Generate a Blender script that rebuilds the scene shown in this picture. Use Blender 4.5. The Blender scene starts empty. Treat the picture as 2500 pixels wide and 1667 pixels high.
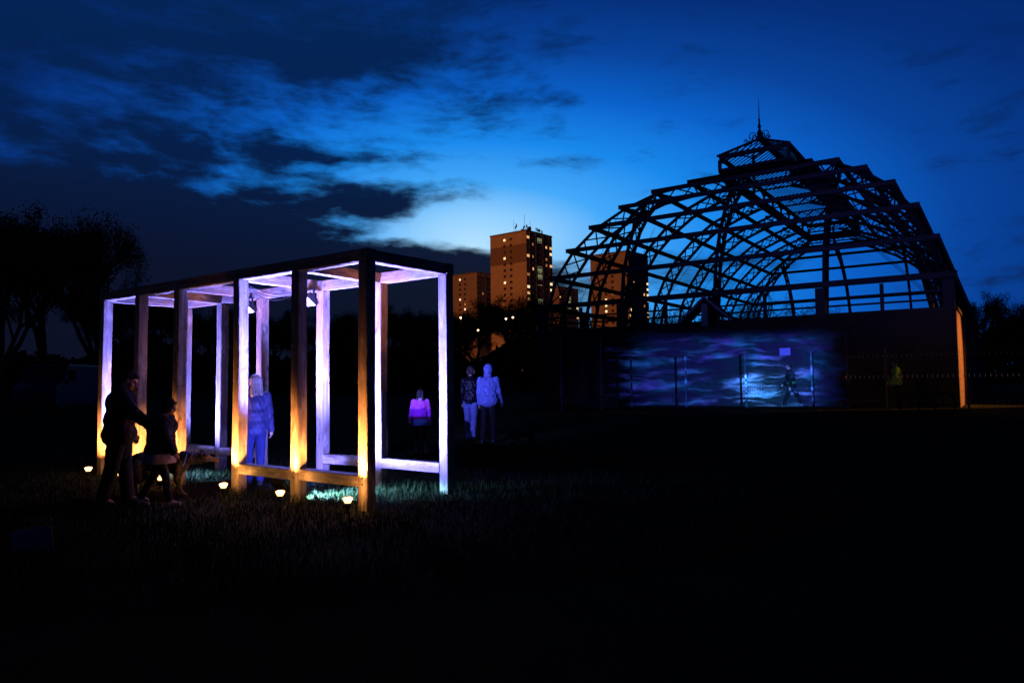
import bpy, bmesh, math, random
import numpy as np
from mathutils import Vector, Matrix

random.seed(7)
RNG = np.random.default_rng(11)
SC = bpy.context.scene
COL = SC.collection
R = math.radians

# ------------------------------------------------------------------ camera
def make_camera():
    cd = bpy.data.cameras.new('camera')
    co = bpy.data.objects.new('camera', cd)
    COL.objects.link(co)
    p, r = 0.0577, -0.0127                      # pitch up, roll
    cp, sp, c, s = math.cos(p), math.sin(p), math.cos(r), math.sin(r)
    fwd = Vector((0, cp, sp)); up0 = Vector((0, -sp, cp)); rt0 = Vector((1, 0, 0))
    rt = c*rt0 + s*up0; up = -s*rt0 + c*up0
    m = Matrix((rt, up, -fwd)).transposed().to_4x4()
    m.translation = (0, 0, 1.4294)
    co.matrix_world = m
    cd.sensor_fit = 'HORIZONTAL'; cd.sensor_width = 36
    cd.lens = 1735.36/2500*36
    cd.clip_start = 0.05; cd.clip_end = 3000
    SC.camera = co
make_camera()

# ------------------------------------------------------------------ view
SC.render.engine = 'CYCLES'
SC.view_settings.view_transform = 'Standard'
SC.view_settings.look = 'None'
SC.view_settings.exposure = 0
SC.view_settings.gamma = 1
SC.view_settings.use_curve_mapping = False
SC.cycles.use_denoising = True
SC.cycles.max_bounces = 6
SC.cycles.sample_clamp_indirect = 4
SC.cycles.light_sampling_threshold = 0.002

# ------------------------------------------------------------------ sky (dusk, sun below the horizon)
class Nodes:
    def __init__(self, tree):
        self.t = tree; self.n = tree.nodes; self.l = tree.links
    def put(self, sock, v):
        if hasattr(v, 'is_output') or isinstance(v, bpy.types.NodeSocket): self.l.new(v, sock)
        elif isinstance(v, (tuple, list)):
            sock.default_value = tuple(v) + ((1,) if len(v) == 3 and sock.type == 'RGBA' else ())
        else: sock.default_value = v
    def m(self, op, a, b=None, c=None, clamp=False):
        x = self.n.new('ShaderNodeMath'); x.operation = op; x.use_clamp = clamp
        self.put(x.inputs[0], a)
        if b is not None: self.put(x.inputs[1], b)
        if c is not None: self.put(x.inputs[2], c)
        return x.outputs[0]
    def vm(self, op, a, b=None):
        x = self.n.new('ShaderNodeVectorMath'); x.operation = op
        self.put(x.inputs[0], a)
        if b is not None: self.put(x.inputs[1], b)
        return x.outputs['Value'] if op in ('DOT_PRODUCT', 'LENGTH', 'DISTANCE') else x.outputs[0]
    def comb(self, x, y, z):
        k = self.n.new('ShaderNodeCombineXYZ')
        for i, v in enumerate((x, y, z)): self.put(k.inputs[i], v)
        return k.outputs[0]
    def noise(self, vec, scale, detail=6, rough=.55, dist=0, out='Fac', lac=2.0):
        k = self.n.new('ShaderNodeTexNoise')
        if vec is not None: self.l.new(vec, k.inputs['Vector'])
        k.inputs['Scale'].default_value = scale; k.inputs['Detail'].default_value = detail
        k.inputs['Roughness'].default_value = rough; k.inputs['Distortion'].default_value = dist
        k.inputs['Lacunarity'].default_value = lac
        return k.outputs[out]
    def ramp(self, f, stops, mode='LINEAR'):
        k = self.n.new('ShaderNodeValToRGB'); self.l.new(f, k.inputs[0])
        e = k.color_ramp.elements; k.color_ramp.interpolation = mode
        while len(e) < len(stops): e.new(.5)
        for el, (p, c) in zip(e, stops):
            el.position = p; el.color = (c, c, c, 1) if isinstance(c, (int, float)) else tuple(c) + (1,)
        return k.outputs[0]
    def mix(self, f, a, b, mode='MIX'):
        k = self.n.new('ShaderNodeMix'); k.data_type = 'RGBA'; k.blend_type = mode
        self.put(k.inputs[0], f); self.put(k.inputs[6], a); self.put(k.inputs[7], b)
        return k.outputs[2]
    def smooth(self, v, a, b):
        k = self.n.new('ShaderNodeMapRange'); k.interpolation_type = 'SMOOTHSTEP'
        self.put(k.inputs[0], v); k.inputs[1].default_value = a; k.inputs[2].default_value = b
        return k.outputs[0]

SUN_AZ, SUN_EL = -6.0, -4.0
def make_sky():
    w = bpy.data.worlds.new('World'); SC.world = w; w.use_nodes = True
    t = w.node_tree; t.nodes.clear(); N = Nodes(t)
    tc = t.nodes.new('ShaderNodeTexCoord')
    D = N.vm('NORMALIZE', tc.outputs['Generated'])
    sp = t.nodes.new('ShaderNodeSeparateXYZ'); t.links.new(D, sp.inputs[0])
    x, y, z = sp.outputs
    az = N.m('MULTIPLY', N.m('ARCTAN2', x, y), 180/math.pi)
    el = N.m('MULTIPLY', N.m('ARCSINE', z), 180/math.pi)
    # physical twilight sky
    sky = t.nodes.new('ShaderNodeTexSky'); sky.sky_type = 'NISHITA'; sky.sun_disc = False
    sky.sun_elevation = R(SUN_EL); sky.sun_rotation = R(SUN_AZ); sky.ozone_density = 6
    # twilight arch: colour by angular distance from the sun below the horizon
    a0 = N.m('SUBTRACT', az, -3.0)
    da = N.m('ADD', N.m('MULTIPLY', N.m('MAXIMUM', a0, 0.0), .62), N.m('MULTIPLY', N.m('MINIMUM', a0, 0.0), .74))
    e0 = N.m('SUBTRACT', el, 11.0)
    de = N.m('ADD', N.m('MULTIPLY', N.m('MAXIMUM', e0, 0.0), 1.5), N.m('MULTIPLY', N.m('MINIMUM', e0, 0.0), .4))
    dist = N.m('SQRT', N.m('ADD', N.m('MULTIPLY', da, da), N.m('MULTIPLY', de, de)))
    arch = N.ramp(N.m('DIVIDE', dist, 60.0), [
        (0.0, (.46, .76, .98)), (.06, (.28, .62, .96)), (.12, (.060, .40, .93)), (.20, (.010, .25, .82)), (.29, (.0030, .118, .57)),
        (.37, (.0024, .055, .31)), (.46, (.0016, .028, .18)), (.62, (.0012, .014, .090)), (1.0, (.0008, .0055, .030))])
    base = N.mix(1.0, arch, N.mix(1.0, sky.outputs[0], (.03, .10, .3), 'MULTIPLY'), 'ADD')
    # clouds
    wz = N.noise(N.comb(N.m('MULTIPLY', az, .06), N.m('MULTIPLY', el, .14), 0.0), 1.0, 4, .6, 0, 'Color')
    wv = N.vm('SUBTRACT', wz, (.5, .5, .5))
    ws = t.nodes.new('ShaderNodeSeparateXYZ'); t.links.new(wv, ws.inputs[0])
    azw = N.m('ADD', az, N.m('MULTIPLY', ws.outputs[0], 5.0))
    elw = N.m('ADD', el, N.m('MULTIPLY', ws.outputs[1], 2.2))
    def blob(a0, e0, sa, se, amp):
        u = N.m('DIVIDE', N.m('SUBTRACT', azw, a0), sa); v = N.m('DIVIDE', N.m('SUBTRACT', elw, e0), se)
        q = N.m('ADD', N.m('MULTIPLY', u, u), N.m('MULTIPLY', v, v))
        return N.m('MULTIPLY', N.m('POWER', math.e, N.m('MULTIPLY', q, -.5)), amp)
    def total(items, start=0.0):
        q = start
        for it in items: q = N.m('ADD', q, blob(*it))
        return q
    banks = total([(-33, 12.5, 15, 4.6, 1.0), (-62, 16, 18, 14, .9), (-24, 28.5, 13, 3.4, .70), (-40, 23, 10, 6, .75), (-27, 16.5, 12, 3.0, .30),
                   (-15.5, 23.2, 6.5, 1.5, .40), (-9, 27.5, 7, 2.4, .25), (-17, 15.0, 6, 2.4, .55),
                   (-18, 3, 19, 5.0, 1.6), (-25, 8.5, 13, 3.0, .9), (0.5, 17.2, 3.6, .5, .40), (3, 22, 4, .5, .25), (16, 9.0, 6, .6, .2)], .26)
    banks = N.m('MINIMUM', banks, 1.0)
    gaps = total([(-25, 20.2, 9, 1.1, .60), (-20, 23.4, 4, .7, .22), (-9.0, 16.9, 6.5, 1.9, .85), (-31, 29, 5, 1.2, .25),
                  (-5.2, 12.5, 5.2, 1.5, 1.5), (4, 12, 5, 3.0, .6), (-1.5, 13.2, 4, 2.4, .6)])
    puffs = total([(-30, 6.5, 13, 4.2, .85), (-11, 4.5, 9, 3.6, .90), (-24, 12.0, 9, 2.2, .18), (-10.2, 14.0, 4.6, .70, 1.1), (-6.2, 15.3, 3.2, .42, .62), (-3.2, 14.4, 3.0, .30, .55), (-11.5, 17.6, 3.6, .45, .5), (-7, 9.6, 9.0, .9, .75), (2.0, 9.2, 3.5, 1.1, .55)])
    clear = N.smooth(az, -4.0, 10.0)
    tot = N.m('ADD', N.m('SUBTRACT', N.m('SUBTRACT', banks, gaps), N.m('MULTIPLY', clear, .45)), puffs)
    n1 = N.noise(N.comb(N.m('MULTIPLY', azw, .10), N.m('MULTIPLY', elw, .30), 3.1), 1.0, 9, .60)
    n2 = N.noise(N.comb(N.m('MULTIPLY', azw, .34), N.m('MULTIPLY', elw, 1.0), 7.7), 1.0, 6, .6)
    nn = N.m('ADD', N.m('MULTIPLY', N.m('SUBTRACT', n1, .5), 2.7), N.m('MULTIPLY', N.m('SUBTRACT', n2, .5), 1.7))
    dens = N.smooth(N.m('ADD', tot, nn), -.10, 1.12)
    cl = N.ramp(N.m('DIVIDE', el, 40.0, None, True), [(0.0, (.0036, .0042, .012)), (.22, (.0036, .0062, .022)), (.34, (.0026, .0095, .042)), (.45, (.0017, .014, .070)), (.7, (.0014, .019, .098)), (1.0, (.0012, .012, .06))])
    cl = N.mix(.004, cl, base)
    out = N.mix(dens, base, cl)
    bg = t.nodes.new('ShaderNodeBackground'); t.links.new(out, bg.inputs[0])
    bg.inputs[1].default_value = 1.0
    o = t.nodes.new('ShaderNodeOutputWorld'); t.links.new(bg.outputs[0], o.inputs[0])
    w.cycles.sampling_method = 'MANUAL'; w.cycles.sample_map_resolution = 512
make_sky()

# ------------------------------------------------------------------ helpers
def tag(o, label=None, cat=None, group=None, kind=None):
    if label: o['label'] = label
    if cat: o['category'] = cat
    if group: o['group'] = group
    if kind: o['kind'] = kind
    return o
def thing(name, label, cat, loc=(0, 0, 0), rotz=0.0, group=None):
    o = bpy.data.objects.new(name, None); COL.objects.link(o)
    o.empty_display_size = .2
    o.location = loc; o.rotation_euler = (0, 0, rotz)
    return tag(o, label, cat, group)
def link(name, me, parent=None, loc=None, rot=None):
    o = bpy.data.objects.new(name, me); COL.objects.link(o)
    if parent is not None: o.parent = parent
    if loc is not None: o.location = loc
    if rot is not None: o.rotation_euler = rot
    return o
def copy_tree(o, parent=None):
    c = o.copy(); COL.objects.link(c)
    if parent is not None: c.parent = parent
    for ch in list(o.children): copy_tree(ch, c)
    return c
class MB:
    """collects simple solids into one mesh"""
    def __init__(self): self.v = []; self.f = []; self.mi = []; self.cur = 0
    def _add(self, vs, fs):
        b = len(self.v); self.v += [tuple(p) for p in vs]
        for f in fs: self.f.append([b+i for i in f]); self.mi.append(self.cur)
    def box(self, c, size, rotz=0.0):
        x, y, z = [k/2 for k in size]; cs, sn = math.cos(rotz), math.sin(rotz)
        vs = []
        for dz in (-z, z):
            for dx, dy in ((-x, -y), (x, -y), (x, y), (-x, y)):
                vs.append((c[0]+dx*cs-dy*sn, c[1]+dx*sn+dy*cs, c[2]+dz))
        self._add(vs, [(3, 2, 1, 0), (4, 5, 6, 7), (0, 1, 5, 4), (1, 2, 6, 5), (2, 3, 7, 6), (3, 0, 4, 7)]); return self
    def bar(self, p, q, w, h=None, up=(0, 0, 1)):
        p, q = Vector(p), Vector(q); d = (q-p).normalized(); h = w if h is None else h
        u = Vector(up)
        if abs(d.dot(u)) > .98: u = Vector((0, 1, 0)) if abs(d.y) < .9 else Vector((1, 0, 0))
        s = d.cross(u).normalized()*(w/2); t = s.cross(d).normalized()*(h/2)
        vs = [p-s-t, p+s-t, p+s+t, p-s+t, q-s-t, q+s-t, q+s+t, q-s+t]
        self._add(vs, [(0, 1, 2, 3), (7, 6, 5, 4), (4, 5, 1, 0), (5, 6, 2, 1), (6, 7, 3, 2), (7, 4, 0, 3)]); return self
    def tube(self, pts, rad, n=6, cap=True):
        pts = [Vector(p) for p in pts]
        rad = rad if isinstance(rad, (list, tuple)) else [rad]*len(pts)
        vs = []; prev = None
        for i, p in enumerate(pts):
            d = (pts[min(i+1, len(pts)-1)]-pts[max(i-1, 0)]).normalized()
            u = Vector((0, 0, 1)) if abs(d.z) < .95 else Vector((0, 1, 0))
            if prev is not None and abs(d.dot(prev)) < .95: u = prev
            s = d.cross(u).normalized(); t = s.cross(d).normalized(); prev = t
            for k in range(n):
                a = 2*math.pi*k/n; vs.append(p+(s*math.cos(a)+t*math.sin(a))*rad[i])
        fs = []
        for i in range(len(pts)-1):
            for k in range(n):
                a, b = i*n+k, i*n+(k+1) % n; fs.append((a, b, b+n, a+n))
        if cap: fs.append(tuple(range(n-1, -1, -1))); fs.append(tuple((len(pts)-1)*n+k for k in range(n)))
        self._add(vs, fs); return self
    def lathe(self, prof, n=16, c=(0, 0, 0)):
        vs = []; fs = []
        for r, z in prof:
            for k in range(n):
                a = 2*math.pi*k/n; vs.append((c[0]+r*math.cos(a), c[1]+r*math.sin(a), c[2]+z))
        for i in range(len(prof)-1):
            for k in range(n):
                a, b = i*n+k, i*n+(k+1) % n; fs.append((a, b, b+n, a+n))
        fs.append(tuple(range(n-1, -1, -1))); fs.append(tuple((len(prof)-1)*n+k for k in range(n)))
        self._add(vs, fs); return self
    def ell(self, c, r, rot=None, nu=14, nv=9):
        vs = []; fs = []; M = rot if rot is not None else Matrix.Identity(3); c = Vector(c)
        vs.append(c+M@Vector((0, 0, -r[2])))
        for j in range(1, nv):
            t = math.pi*j/nv - math.pi/2
            for k in range(nu):
                a = 2*math.pi*k/nu
                vs.append(c+M@Vector((r[0]*math.cos(t)*math.cos(a), r[1]*math.cos(t)*math.sin(a), r[2]*math.sin(t))))
        vs.append(c+M@Vector((0, 0, r[2])))
        for k in range(nu): fs.append((0, 1+(k+1) % nu, 1+k))
        for j in range(nv-2):
            for k in range(nu):
                a, b = 1+j*nu+k, 1+j*nu+(k+1) % nu; fs.append((a, b, b+nu, a+nu))
        top = len(vs)-1; base = 1+(nv-2)*nu
        for k in range(nu): fs.append((base+k, base+(k+1) % nu, top))
        self._add(vs, fs); return self
    def cap(self, p, q, r0, r1, n=12):
        self.ell(p, (r0,)*3, None, n, 8); self.ell(q, (r1,)*3, None, n, 8)
        p, q = Vector(p), Vector(q)
        if (q-p).length > 1e-4: self.tube([p, q], [r0, r1], n)
        return self
    def mesh(self, name, *mats):
        me = bpy.data.meshes.new(name); me.from_pydata(self.v, [], self.f)
        for m in mats: me.materials.append(m)
        if any(self.mi): me.polygons.foreach_set('material_index', self.mi)
        me.update(); return me
    def put(self, name, mat, parent=None, loc=None, rot=None, smooth=False, bevel=0):
        me = self.mesh(name, *(mat if isinstance(mat, (list, tuple)) else (mat,)))
        if bevel:
            bm = bmesh.new(); bm.from_mesh(me)
            bmesh.ops.bevel(bm, geom=bm.edges[:], offset=bevel, segments=2, affect='EDGES', profile=.6)
            bm.to_mesh(me); bm.free()
        if smooth: me.polygons.foreach_set('use_smooth', [True]*len(me.polygons))
        return link(name, me, parent, loc, rot)
def remesh(mb, name, voxel, mats, parent, smooth_iter=2, disp=None, matfn=None):
    """one continuous skin over the collected solids"""
    me = mb.mesh(name+'_raw'); o = bpy.data.objects.new(name+'_raw', me); COL.objects.link(o)
    m = o.modifiers.new('r', 'REMESH'); m.mode = 'VOXEL'; m.voxel_size = voxel; m.use_smooth_shade = True
    s = o.modifiers.new('s', 'SMOOTH'); s.iterations = smooth_iter; s.factor = .5
    dg = bpy.context.evaluated_depsgraph_get()
    out = bpy.data.meshes.new_from_object(o.evaluated_get(dg))
    bpy.data.objects.remove(o); bpy.data.meshes.remove(me)
    out.name = name; out.materials.clear()
    for k in mats: out.materials.append(k)
    n = len(out.vertices)
    if disp is not None or matfn is not None:
        co = np.empty(n*3); out.vertices.foreach_get('co', co); co = co.reshape(-1, 3)
        if disp is not None:
            no = np.empty(n*3); out.vertices.foreach_get('normal', no); no = no.reshape(-1, 3)
            out.vertices.foreach_set('co', (co+no*disp(co)[:, None]).ravel())
        if matfn is not None:
            c = np.array([p.center for p in out.polygons]); out.polygons.foreach_set('material_index', matfn(c).astype(int))
    out.polygons.foreach_set('use_smooth', [True]*len(out.polygons)); out.update()
    return link(name, out, parent)

# ------------------------------------------------------------------ materials
def mat(name, c0, c1=None, scale=6, rough=.75, bump=0.0, bscale=None, stretch=None, metal=0.0, coord='Object', spec=.3):
    m = bpy.data.materials.new(name); m.use_nodes = True
    t = m.node_tree; b = t.nodes['Principled BSDF']; N = Nodes(t)
    b.inputs['Roughness'].default_value = rough; b.inputs['Metallic'].default_value = metal
    b.inputs['Specular IOR Level'].default_value = spec
    tc = t.nodes.new('ShaderNodeTexCoord'); vec = tc.outputs[coord]
    if stretch:
        vec = N.vm('MULTIPLY', vec, stretch)
    c1 = c1 or tuple(k*.6 for k in c0)
    n = N.noise(vec, scale, 6, .6)
    t.links.new(N.ramp(n, [(.3, c0), (.7, c1)]), b.inputs['Base Color'])
    if bump:
        bp = t.nodes.new('ShaderNodeBump'); bp.inputs['Strength'].default_value = bump; bp.inputs['Distance'].default_value = .02
        t.links.new(N.noise(vec, bscale or scale*3, 5, .6), bp.inputs['Height']); t.links.new(bp.outputs[0], b.inputs['Normal'])
    return m
def glow(name, col, strength):
    m = bpy.data.materials.new(name); m.use_nodes = True; b = m.node_tree.nodes['Principled BSDF']
    b.inputs['Base Color'].default_value = tuple(min(1, k*.6) for k in col)+(1,)
    b.inputs['Emission Color'].default_value = tuple(col)+(1,); b.inputs['Emission Strength'].default_value = strength
    return m
def timber_mat():
    m = bpy.data.materials.new('weathered_timber'); m.use_nodes = True
    t = m.node_tree; b = t.nodes['Principled BSDF']; N = Nodes(t)
    tc = t.nodes.new('ShaderNodeTexCoord'); oi = t.nodes.new('ShaderNodeObjectInfo')
    off = N.comb(N.m('MULTIPLY', oi.outputs['Random'], 37.0), N.m('MULTIPLY', oi.outputs['Random'], 11.0), N.m('MULTIPLY', oi.outputs['Random'], 5.0))
    vec = N.vm('ADD', tc.outputs['Object'], off)
    grain = N.noise(N.vm('MULTIPLY', vec, (26, 26, 1.3)), 1.0, 8, .65, .6)
    blot = N.noise(N.vm('MULTIPLY', vec, (7, 7, 2.6)), 1.0, 6, .6)
    fine = N.noise(N.vm('MULTIPLY', vec, (40, 40, 18)), 1.0, 3, .6)
    c = N.ramp(grain, [(.25, (.066, .047, .034)), (.5, (.19, .148, .118)), (.72, (.31, .262, .215))])
    c = N.mix(N.smooth(blot, .50, .72), c, (.42, .35, .28))
    c = N.mix(N.smooth(fine, .60, .75), c, (.10, .055, .03))
    stain = N.noise(N.vm('MULTIPLY', vec, (11, 11, 4.5)), 1.0, 5, .7, .8)
    c = N.mix(N.smooth(stain, .54, .70), c, (.055, .034, .022))
    split = N.noise(N.vm('MULTIPLY', vec, (60, 60, .8)), 1.0, 3, .6)
    c = N.mix(N.smooth(split, .66, .70), c, (.02, .013, .009))
    t.links.new(c, b.inputs['Base Color'])
    t.links.new(N.ramp(blot, [(.3, .8), (.7, .45)]), b.inputs['Roughness'])
    bp = t.nodes.new('ShaderNodeBump'); bp.inputs['Strength'].default_value = .5; bp.inputs['Distance'].default_value = .01
    t.links.new(N.m('ADD', grain, N.m('MULTIPLY', fine, .4)), bp.inputs['Height']); t.links.new(bp.outputs[0], b.inputs['Normal'])
    return m
def brick_mat(name, cA, cB, mortar):
    m = bpy.data.materials.new(name); m.use_nodes = True
    t = m.node_tree; b = t.nodes['Principled BSDF']; N = Nodes(t); b.inputs['Roughness'].default_value = .9
    tc = t.nodes.new('ShaderNodeTexCoord'); sp = t.nodes.new('ShaderNodeSeparateXYZ'); t.links.new(tc.outputs['Object'], sp.inputs[0])
    vec = N.comb(N.m('ADD', sp.outputs[0], sp.outputs[1]), sp.outputs[2], 0.0)
    br = t.nodes.new('ShaderNodeTexBrick'); t.links.new(vec, br.inputs['Vector'])
    br.inputs['Color1'].default_value = cA+(1,); br.inputs['Color2'].default_value = cB+(1,); br.inputs['Mortar'].default_value = mortar+(1,)
    br.inputs['Scale'].default_value = 1; br.inputs['Brick Width'].default_value = .225; br.inputs['Row Height'].default_value = .075
    br.inputs['Mortar Size'].default_value = .01
    n = N.noise(tc.outputs['Object'], 3.0, 6, .65)
    t.links.new(N.mix(.8, br.outputs[0], N.ramp(n, [(.3, .35), (.7, 1.0)]), 'MULTIPLY'), b.inputs['Base Color'])
    bp = t.nodes.new('ShaderNodeBump'); bp.inputs['Strength'].default_value = .7; bp.inputs['Distance'].default_value = .02; bp.invert = True
    t.links.new(br.outputs['Fac'], bp.inputs['Height']); t.links.new(bp.outputs[0], b.inputs['Normal'])
    return m
M = {}
M['timber'] = timber_mat()
M['steel'] = mat('dark_painted_iron', (.006, .005, .0065), (.011, .009, .0115), 5, .6, .15)
M['steel_rust'] = mat('rusty_iron', (.05, .032, .025), (.075, .05, .04), 8, .8, .2)
M['brick'] = brick_mat('shade_dark_brick', (.040, .028, .022), (.029, .022, .018), (.024, .021, .019))  # end wall brick, its shade put into a darker colour
M['stone'] = mat('sandstone_cap', (.05, .04, .032), (.035, .029, .024), 4, .9, .3)
M['black_plastic'] = mat('black_plastic', (.008, .008, .009), (.014, .014, .015), 20, .45)
M['black_metal'] = mat('black_metal', (.010, .010, .011), (.018, .018, .019), 14, .5)
M['galv'] = mat('galvanised_wire', (.075, .075, .078), (.05, .05, .053), 20, .5, metal=.4)
M['fence_post'] = mat('dark_green_post', (.030, .035, .032), (.045, .05, .046), 10, .6)
M['warm_lens'] = glow('warm_lamp_lens', (1.0, .50, .15), 6)
M['violet_lens'] = glow('violet_lamp_lens', (.55, .42, 1.0), 24)
M['skin'] = mat('skin', (.42, .24, .17), (.36, .19, .13), 9, .55)
M['eye'] = mat('eye_dark', (.02, .015, .012), (.03, .02, .02), 9, .25)
def cloth(name, c, c1=None, rough=.9): return mat(name, c, c1 or tuple(k*.72 for k in c), 16, rough, .3, 60)

# ------------------------------------------------------------------ ground, path
def gz(x, y):
    k = np.clip((np.asarray(y, float)-12.5)/11.0, 0, 1); k = k*k*(3-2*k)
    return .32*k + .018*np.sin(np.asarray(x)*.9+1.3)*np.sin(np.asarray(y)*.7+.4)*np.clip(1-np.abs(np.asarray(y)-10)/16, 0, 1)
def grass_ground_mat():
    m = bpy.data.materials.new('park_grass_soil'); m.use_nodes = True
    t = m.node_tree; b = t.nodes['Principled BSDF']; N = Nodes(t); b.inputs['Roughness'].default_value = 1; b.inputs['Specular IOR Level'].default_value = 0.02
    tc = t.nodes.new('ShaderNodeTexCoord')
    n = N.noise(tc.outputs['Object'], 1.6, 8, .65); n2 = N.noise(tc.outputs['Object'], 30, 4, .7)
    c = N.ramp(n, [(.3, (.012, .014, .005)), (.6, (.022, .028, .009)), (.8, (.030, .024, .012))])
    c = N.mix(.7, c, N.ramp(n2, [(.3, .3), (.7, 1.0)]), 'MULTIPLY')
    t.links.new(c, b.inputs['Base Color'])
    bp = t.nodes.new('ShaderNodeBump'); bp.inputs['Strength'].default_value = .6; bp.inputs['Distance'].default_value = .05
    t.links.new(n2, bp.inputs['Height']); t.links.new(bp.outputs[0], b.inputs['Normal'])
    return m
def ground():
    xs = np.concatenate([np.linspace(-1500, -60, 13), np.linspace(-50, 50, 126), np.linspace(60, 1500, 13)])
    ys = np.concatenate([np.linspace(-60, -1, 6), np.linspace(0, 45, 76), np.linspace(60, 2200, 16)])
    X, Y = np.meshgrid(xs, ys); Z = gz(X, Y)
    v = np.stack([X, Y, Z], -1).reshape(-1, 3); nx = len(xs)
    f = [(j*nx+i, j*nx+i+1, (j+1)*nx+i+1, (j+1)*nx+i) for j in range(len(ys)-1) for i in range(nx-1)]
    me = bpy.data.meshes.new('ground'); me.from_pydata(v.tolist(), [], f); me.materials.append(grass_ground_mat())
    me.polygons.foreach_set('use_smooth', [True]*len(me.polygons))
    tag(link('ground', me), kind='structure')
ground()

# ------------------------------------------------------------------ frame placement
FO = Vector((-1.6586, 8.0894)); FYAW = 2.526
UL = Vector((math.cos(FYAW), math.sin(FYAW))); VL = Vector((UL.y, -UL.x))
FROT = math.atan2(VL.y, VL.x)
FW, PW, FH = 1.5457, .1433, 3.0
FU = [0, 1.2148, 2.4443, 3.9395, 5.0685, 6.2061]
def fpt(v, u, z): p = FO+VL*v+UL*u; return Vector((p.x, p.y, z))

def path():
    m = mat('trodden_earth', (.007, .0045, .003), (.0045, .003, .002), 7, 1.0, .6, 40, spec=0.0)
    uc = (FU[2]+PW+FU[3])/2
    left, right = [], []
    n = 60; vs = []; f = []
    for i in range(n+1):
        v = -2.6+(9.6)*i/n
        wig = .10*math.sin(v*2.1)+.06*math.sin(v*5.3)
        w0 = .58+.09*math.sin(v*3.7+1)+.05*math.sin(v*9.1)
        for k in range(5):
            p = fpt(v, uc+wig+(k/4-.5)*2*w0, 0); vs.append((p.x, p.y, float(gz(p.x, p.y))+.006))
    for i in range(n):
        for k in range(4): a = i*5+k; f.append((a, a+1, a+6, a+5))
    me = bpy.data.meshes.new('path'); me.from_pydata(vs, [], f); me.materials.append(m); me.polygons.foreach_set('use_smooth', [True]*len(f))
    tag(link('path', me), kind='structure')
path()

# ------------------------------------------------------------------ timber frame pavilion
def make_frame():
    root = thing('timber_frame', 'open timber post and beam frame lit white and violet from inside', 'pavilion', (FO.x, FO.y, 0), FROT)
    def timber(name, p, q, w=PW, h=None):
        p, q = Vector(p), Vector(q); L = (q-p).length; h = h or w
        bm = bmesh.new(); bmesh.ops.create_cube(bm, size=1)
        for vt in bm.verts: vt.co = (vt.co.x*w, vt.co.y*h, (vt.co.z+.5)*L)
        bmesh.ops.subdivide_edges(bm, edges=[e for e in bm.edges if abs(e.verts[0].co.z-e.verts[1].co.z) > L*.9], cuts=7)
        bmesh.ops.bevel(bm, geom=[e for e in bm.edges if len(e.link_faces) == 2 and e.calc_face_angle() > 1], offset=.007, segments=2, affect='EDGES')
        sd = random.random()*20
        for vt in bm.verts:
            z = vt.co.z
            vt.co.x += .0035*math.sin(z*2.3+sd)+.0015*math.sin(z*7.1+sd*2); vt.co.y += .0035*math.sin(z*1.9+sd*3)
        me = bpy.data.meshes.new(name); bm.to_mesh(me); bm.free(); me.materials.append(M['timber'])
        o = link(name, me, root, p)
        d = (q-p).normalized()
        if abs(d.z) < .9: o.rotation_euler = (R(-90), 0, 0) if abs(d.y) > .9 else (0, R(90), 0)
        return o
    h = PW/2
    for i, u in enumerate(FU):
        for v in (h, FW-h):
            timber('post', (v, u+h, -.04), (v, u+h, FH-PW-.001))
    for v in (h, FW-h):
        timber('top_beam', (v, -.012, FH-h), (v, FU[5]+PW+.012, FH-h))
    for i, u in enumerate(FU):
        timber('cross_beam', (PW+.001, u+h, FH-h-.004), (FW-PW-.001, u+h, FH-h-.004), PW*.98)
    for i in (0, 1, 3, 4):
        for v in (h, FW-h):
            timber('bottom_rail', (v, FU[i]+PW+.001, .335), (v, FU[i+1]-.001, .335), .155, PW*.9)
    bolt = MB().ell((0, 0, 0), (.006, .012, .012), None, 8, 5).mesh('bolt', M['black_metal'])
    for i, u in enumerate(FU):                                         # bolt heads on the outward faces
        for z in (.30, .37, FH-.10, FH-.045):
            link('bolt', bolt, root, (0, u+h, z))
    return root
frame = make_frame()

def spot(name, loc, aim, power, col, size, blend=.4, radius=.03):
    l = bpy.data.lights.new(name, 'SPOT'); l.energy = power; l.color = col; l.spot_size = R(size); l.spot_blend = blend; l.shadow_soft_size = radius
    o = bpy.data.objects.new(name, l); COL.objects.link(o); o.location = loc
    o.rotation_euler = (Vector(aim)-Vector(loc)).to_track_quat('-Z', 'Y').to_euler()
    return o
def point(name, loc, power, col, radius=.05):
    l = bpy.data.lights.new(name, 'POINT'); l.energy = power; l.color = col; l.shadow_soft_size = radius
    o = bpy.data.objects.new(name, l); COL.objects.link(o); o.location = loc; return o

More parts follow.
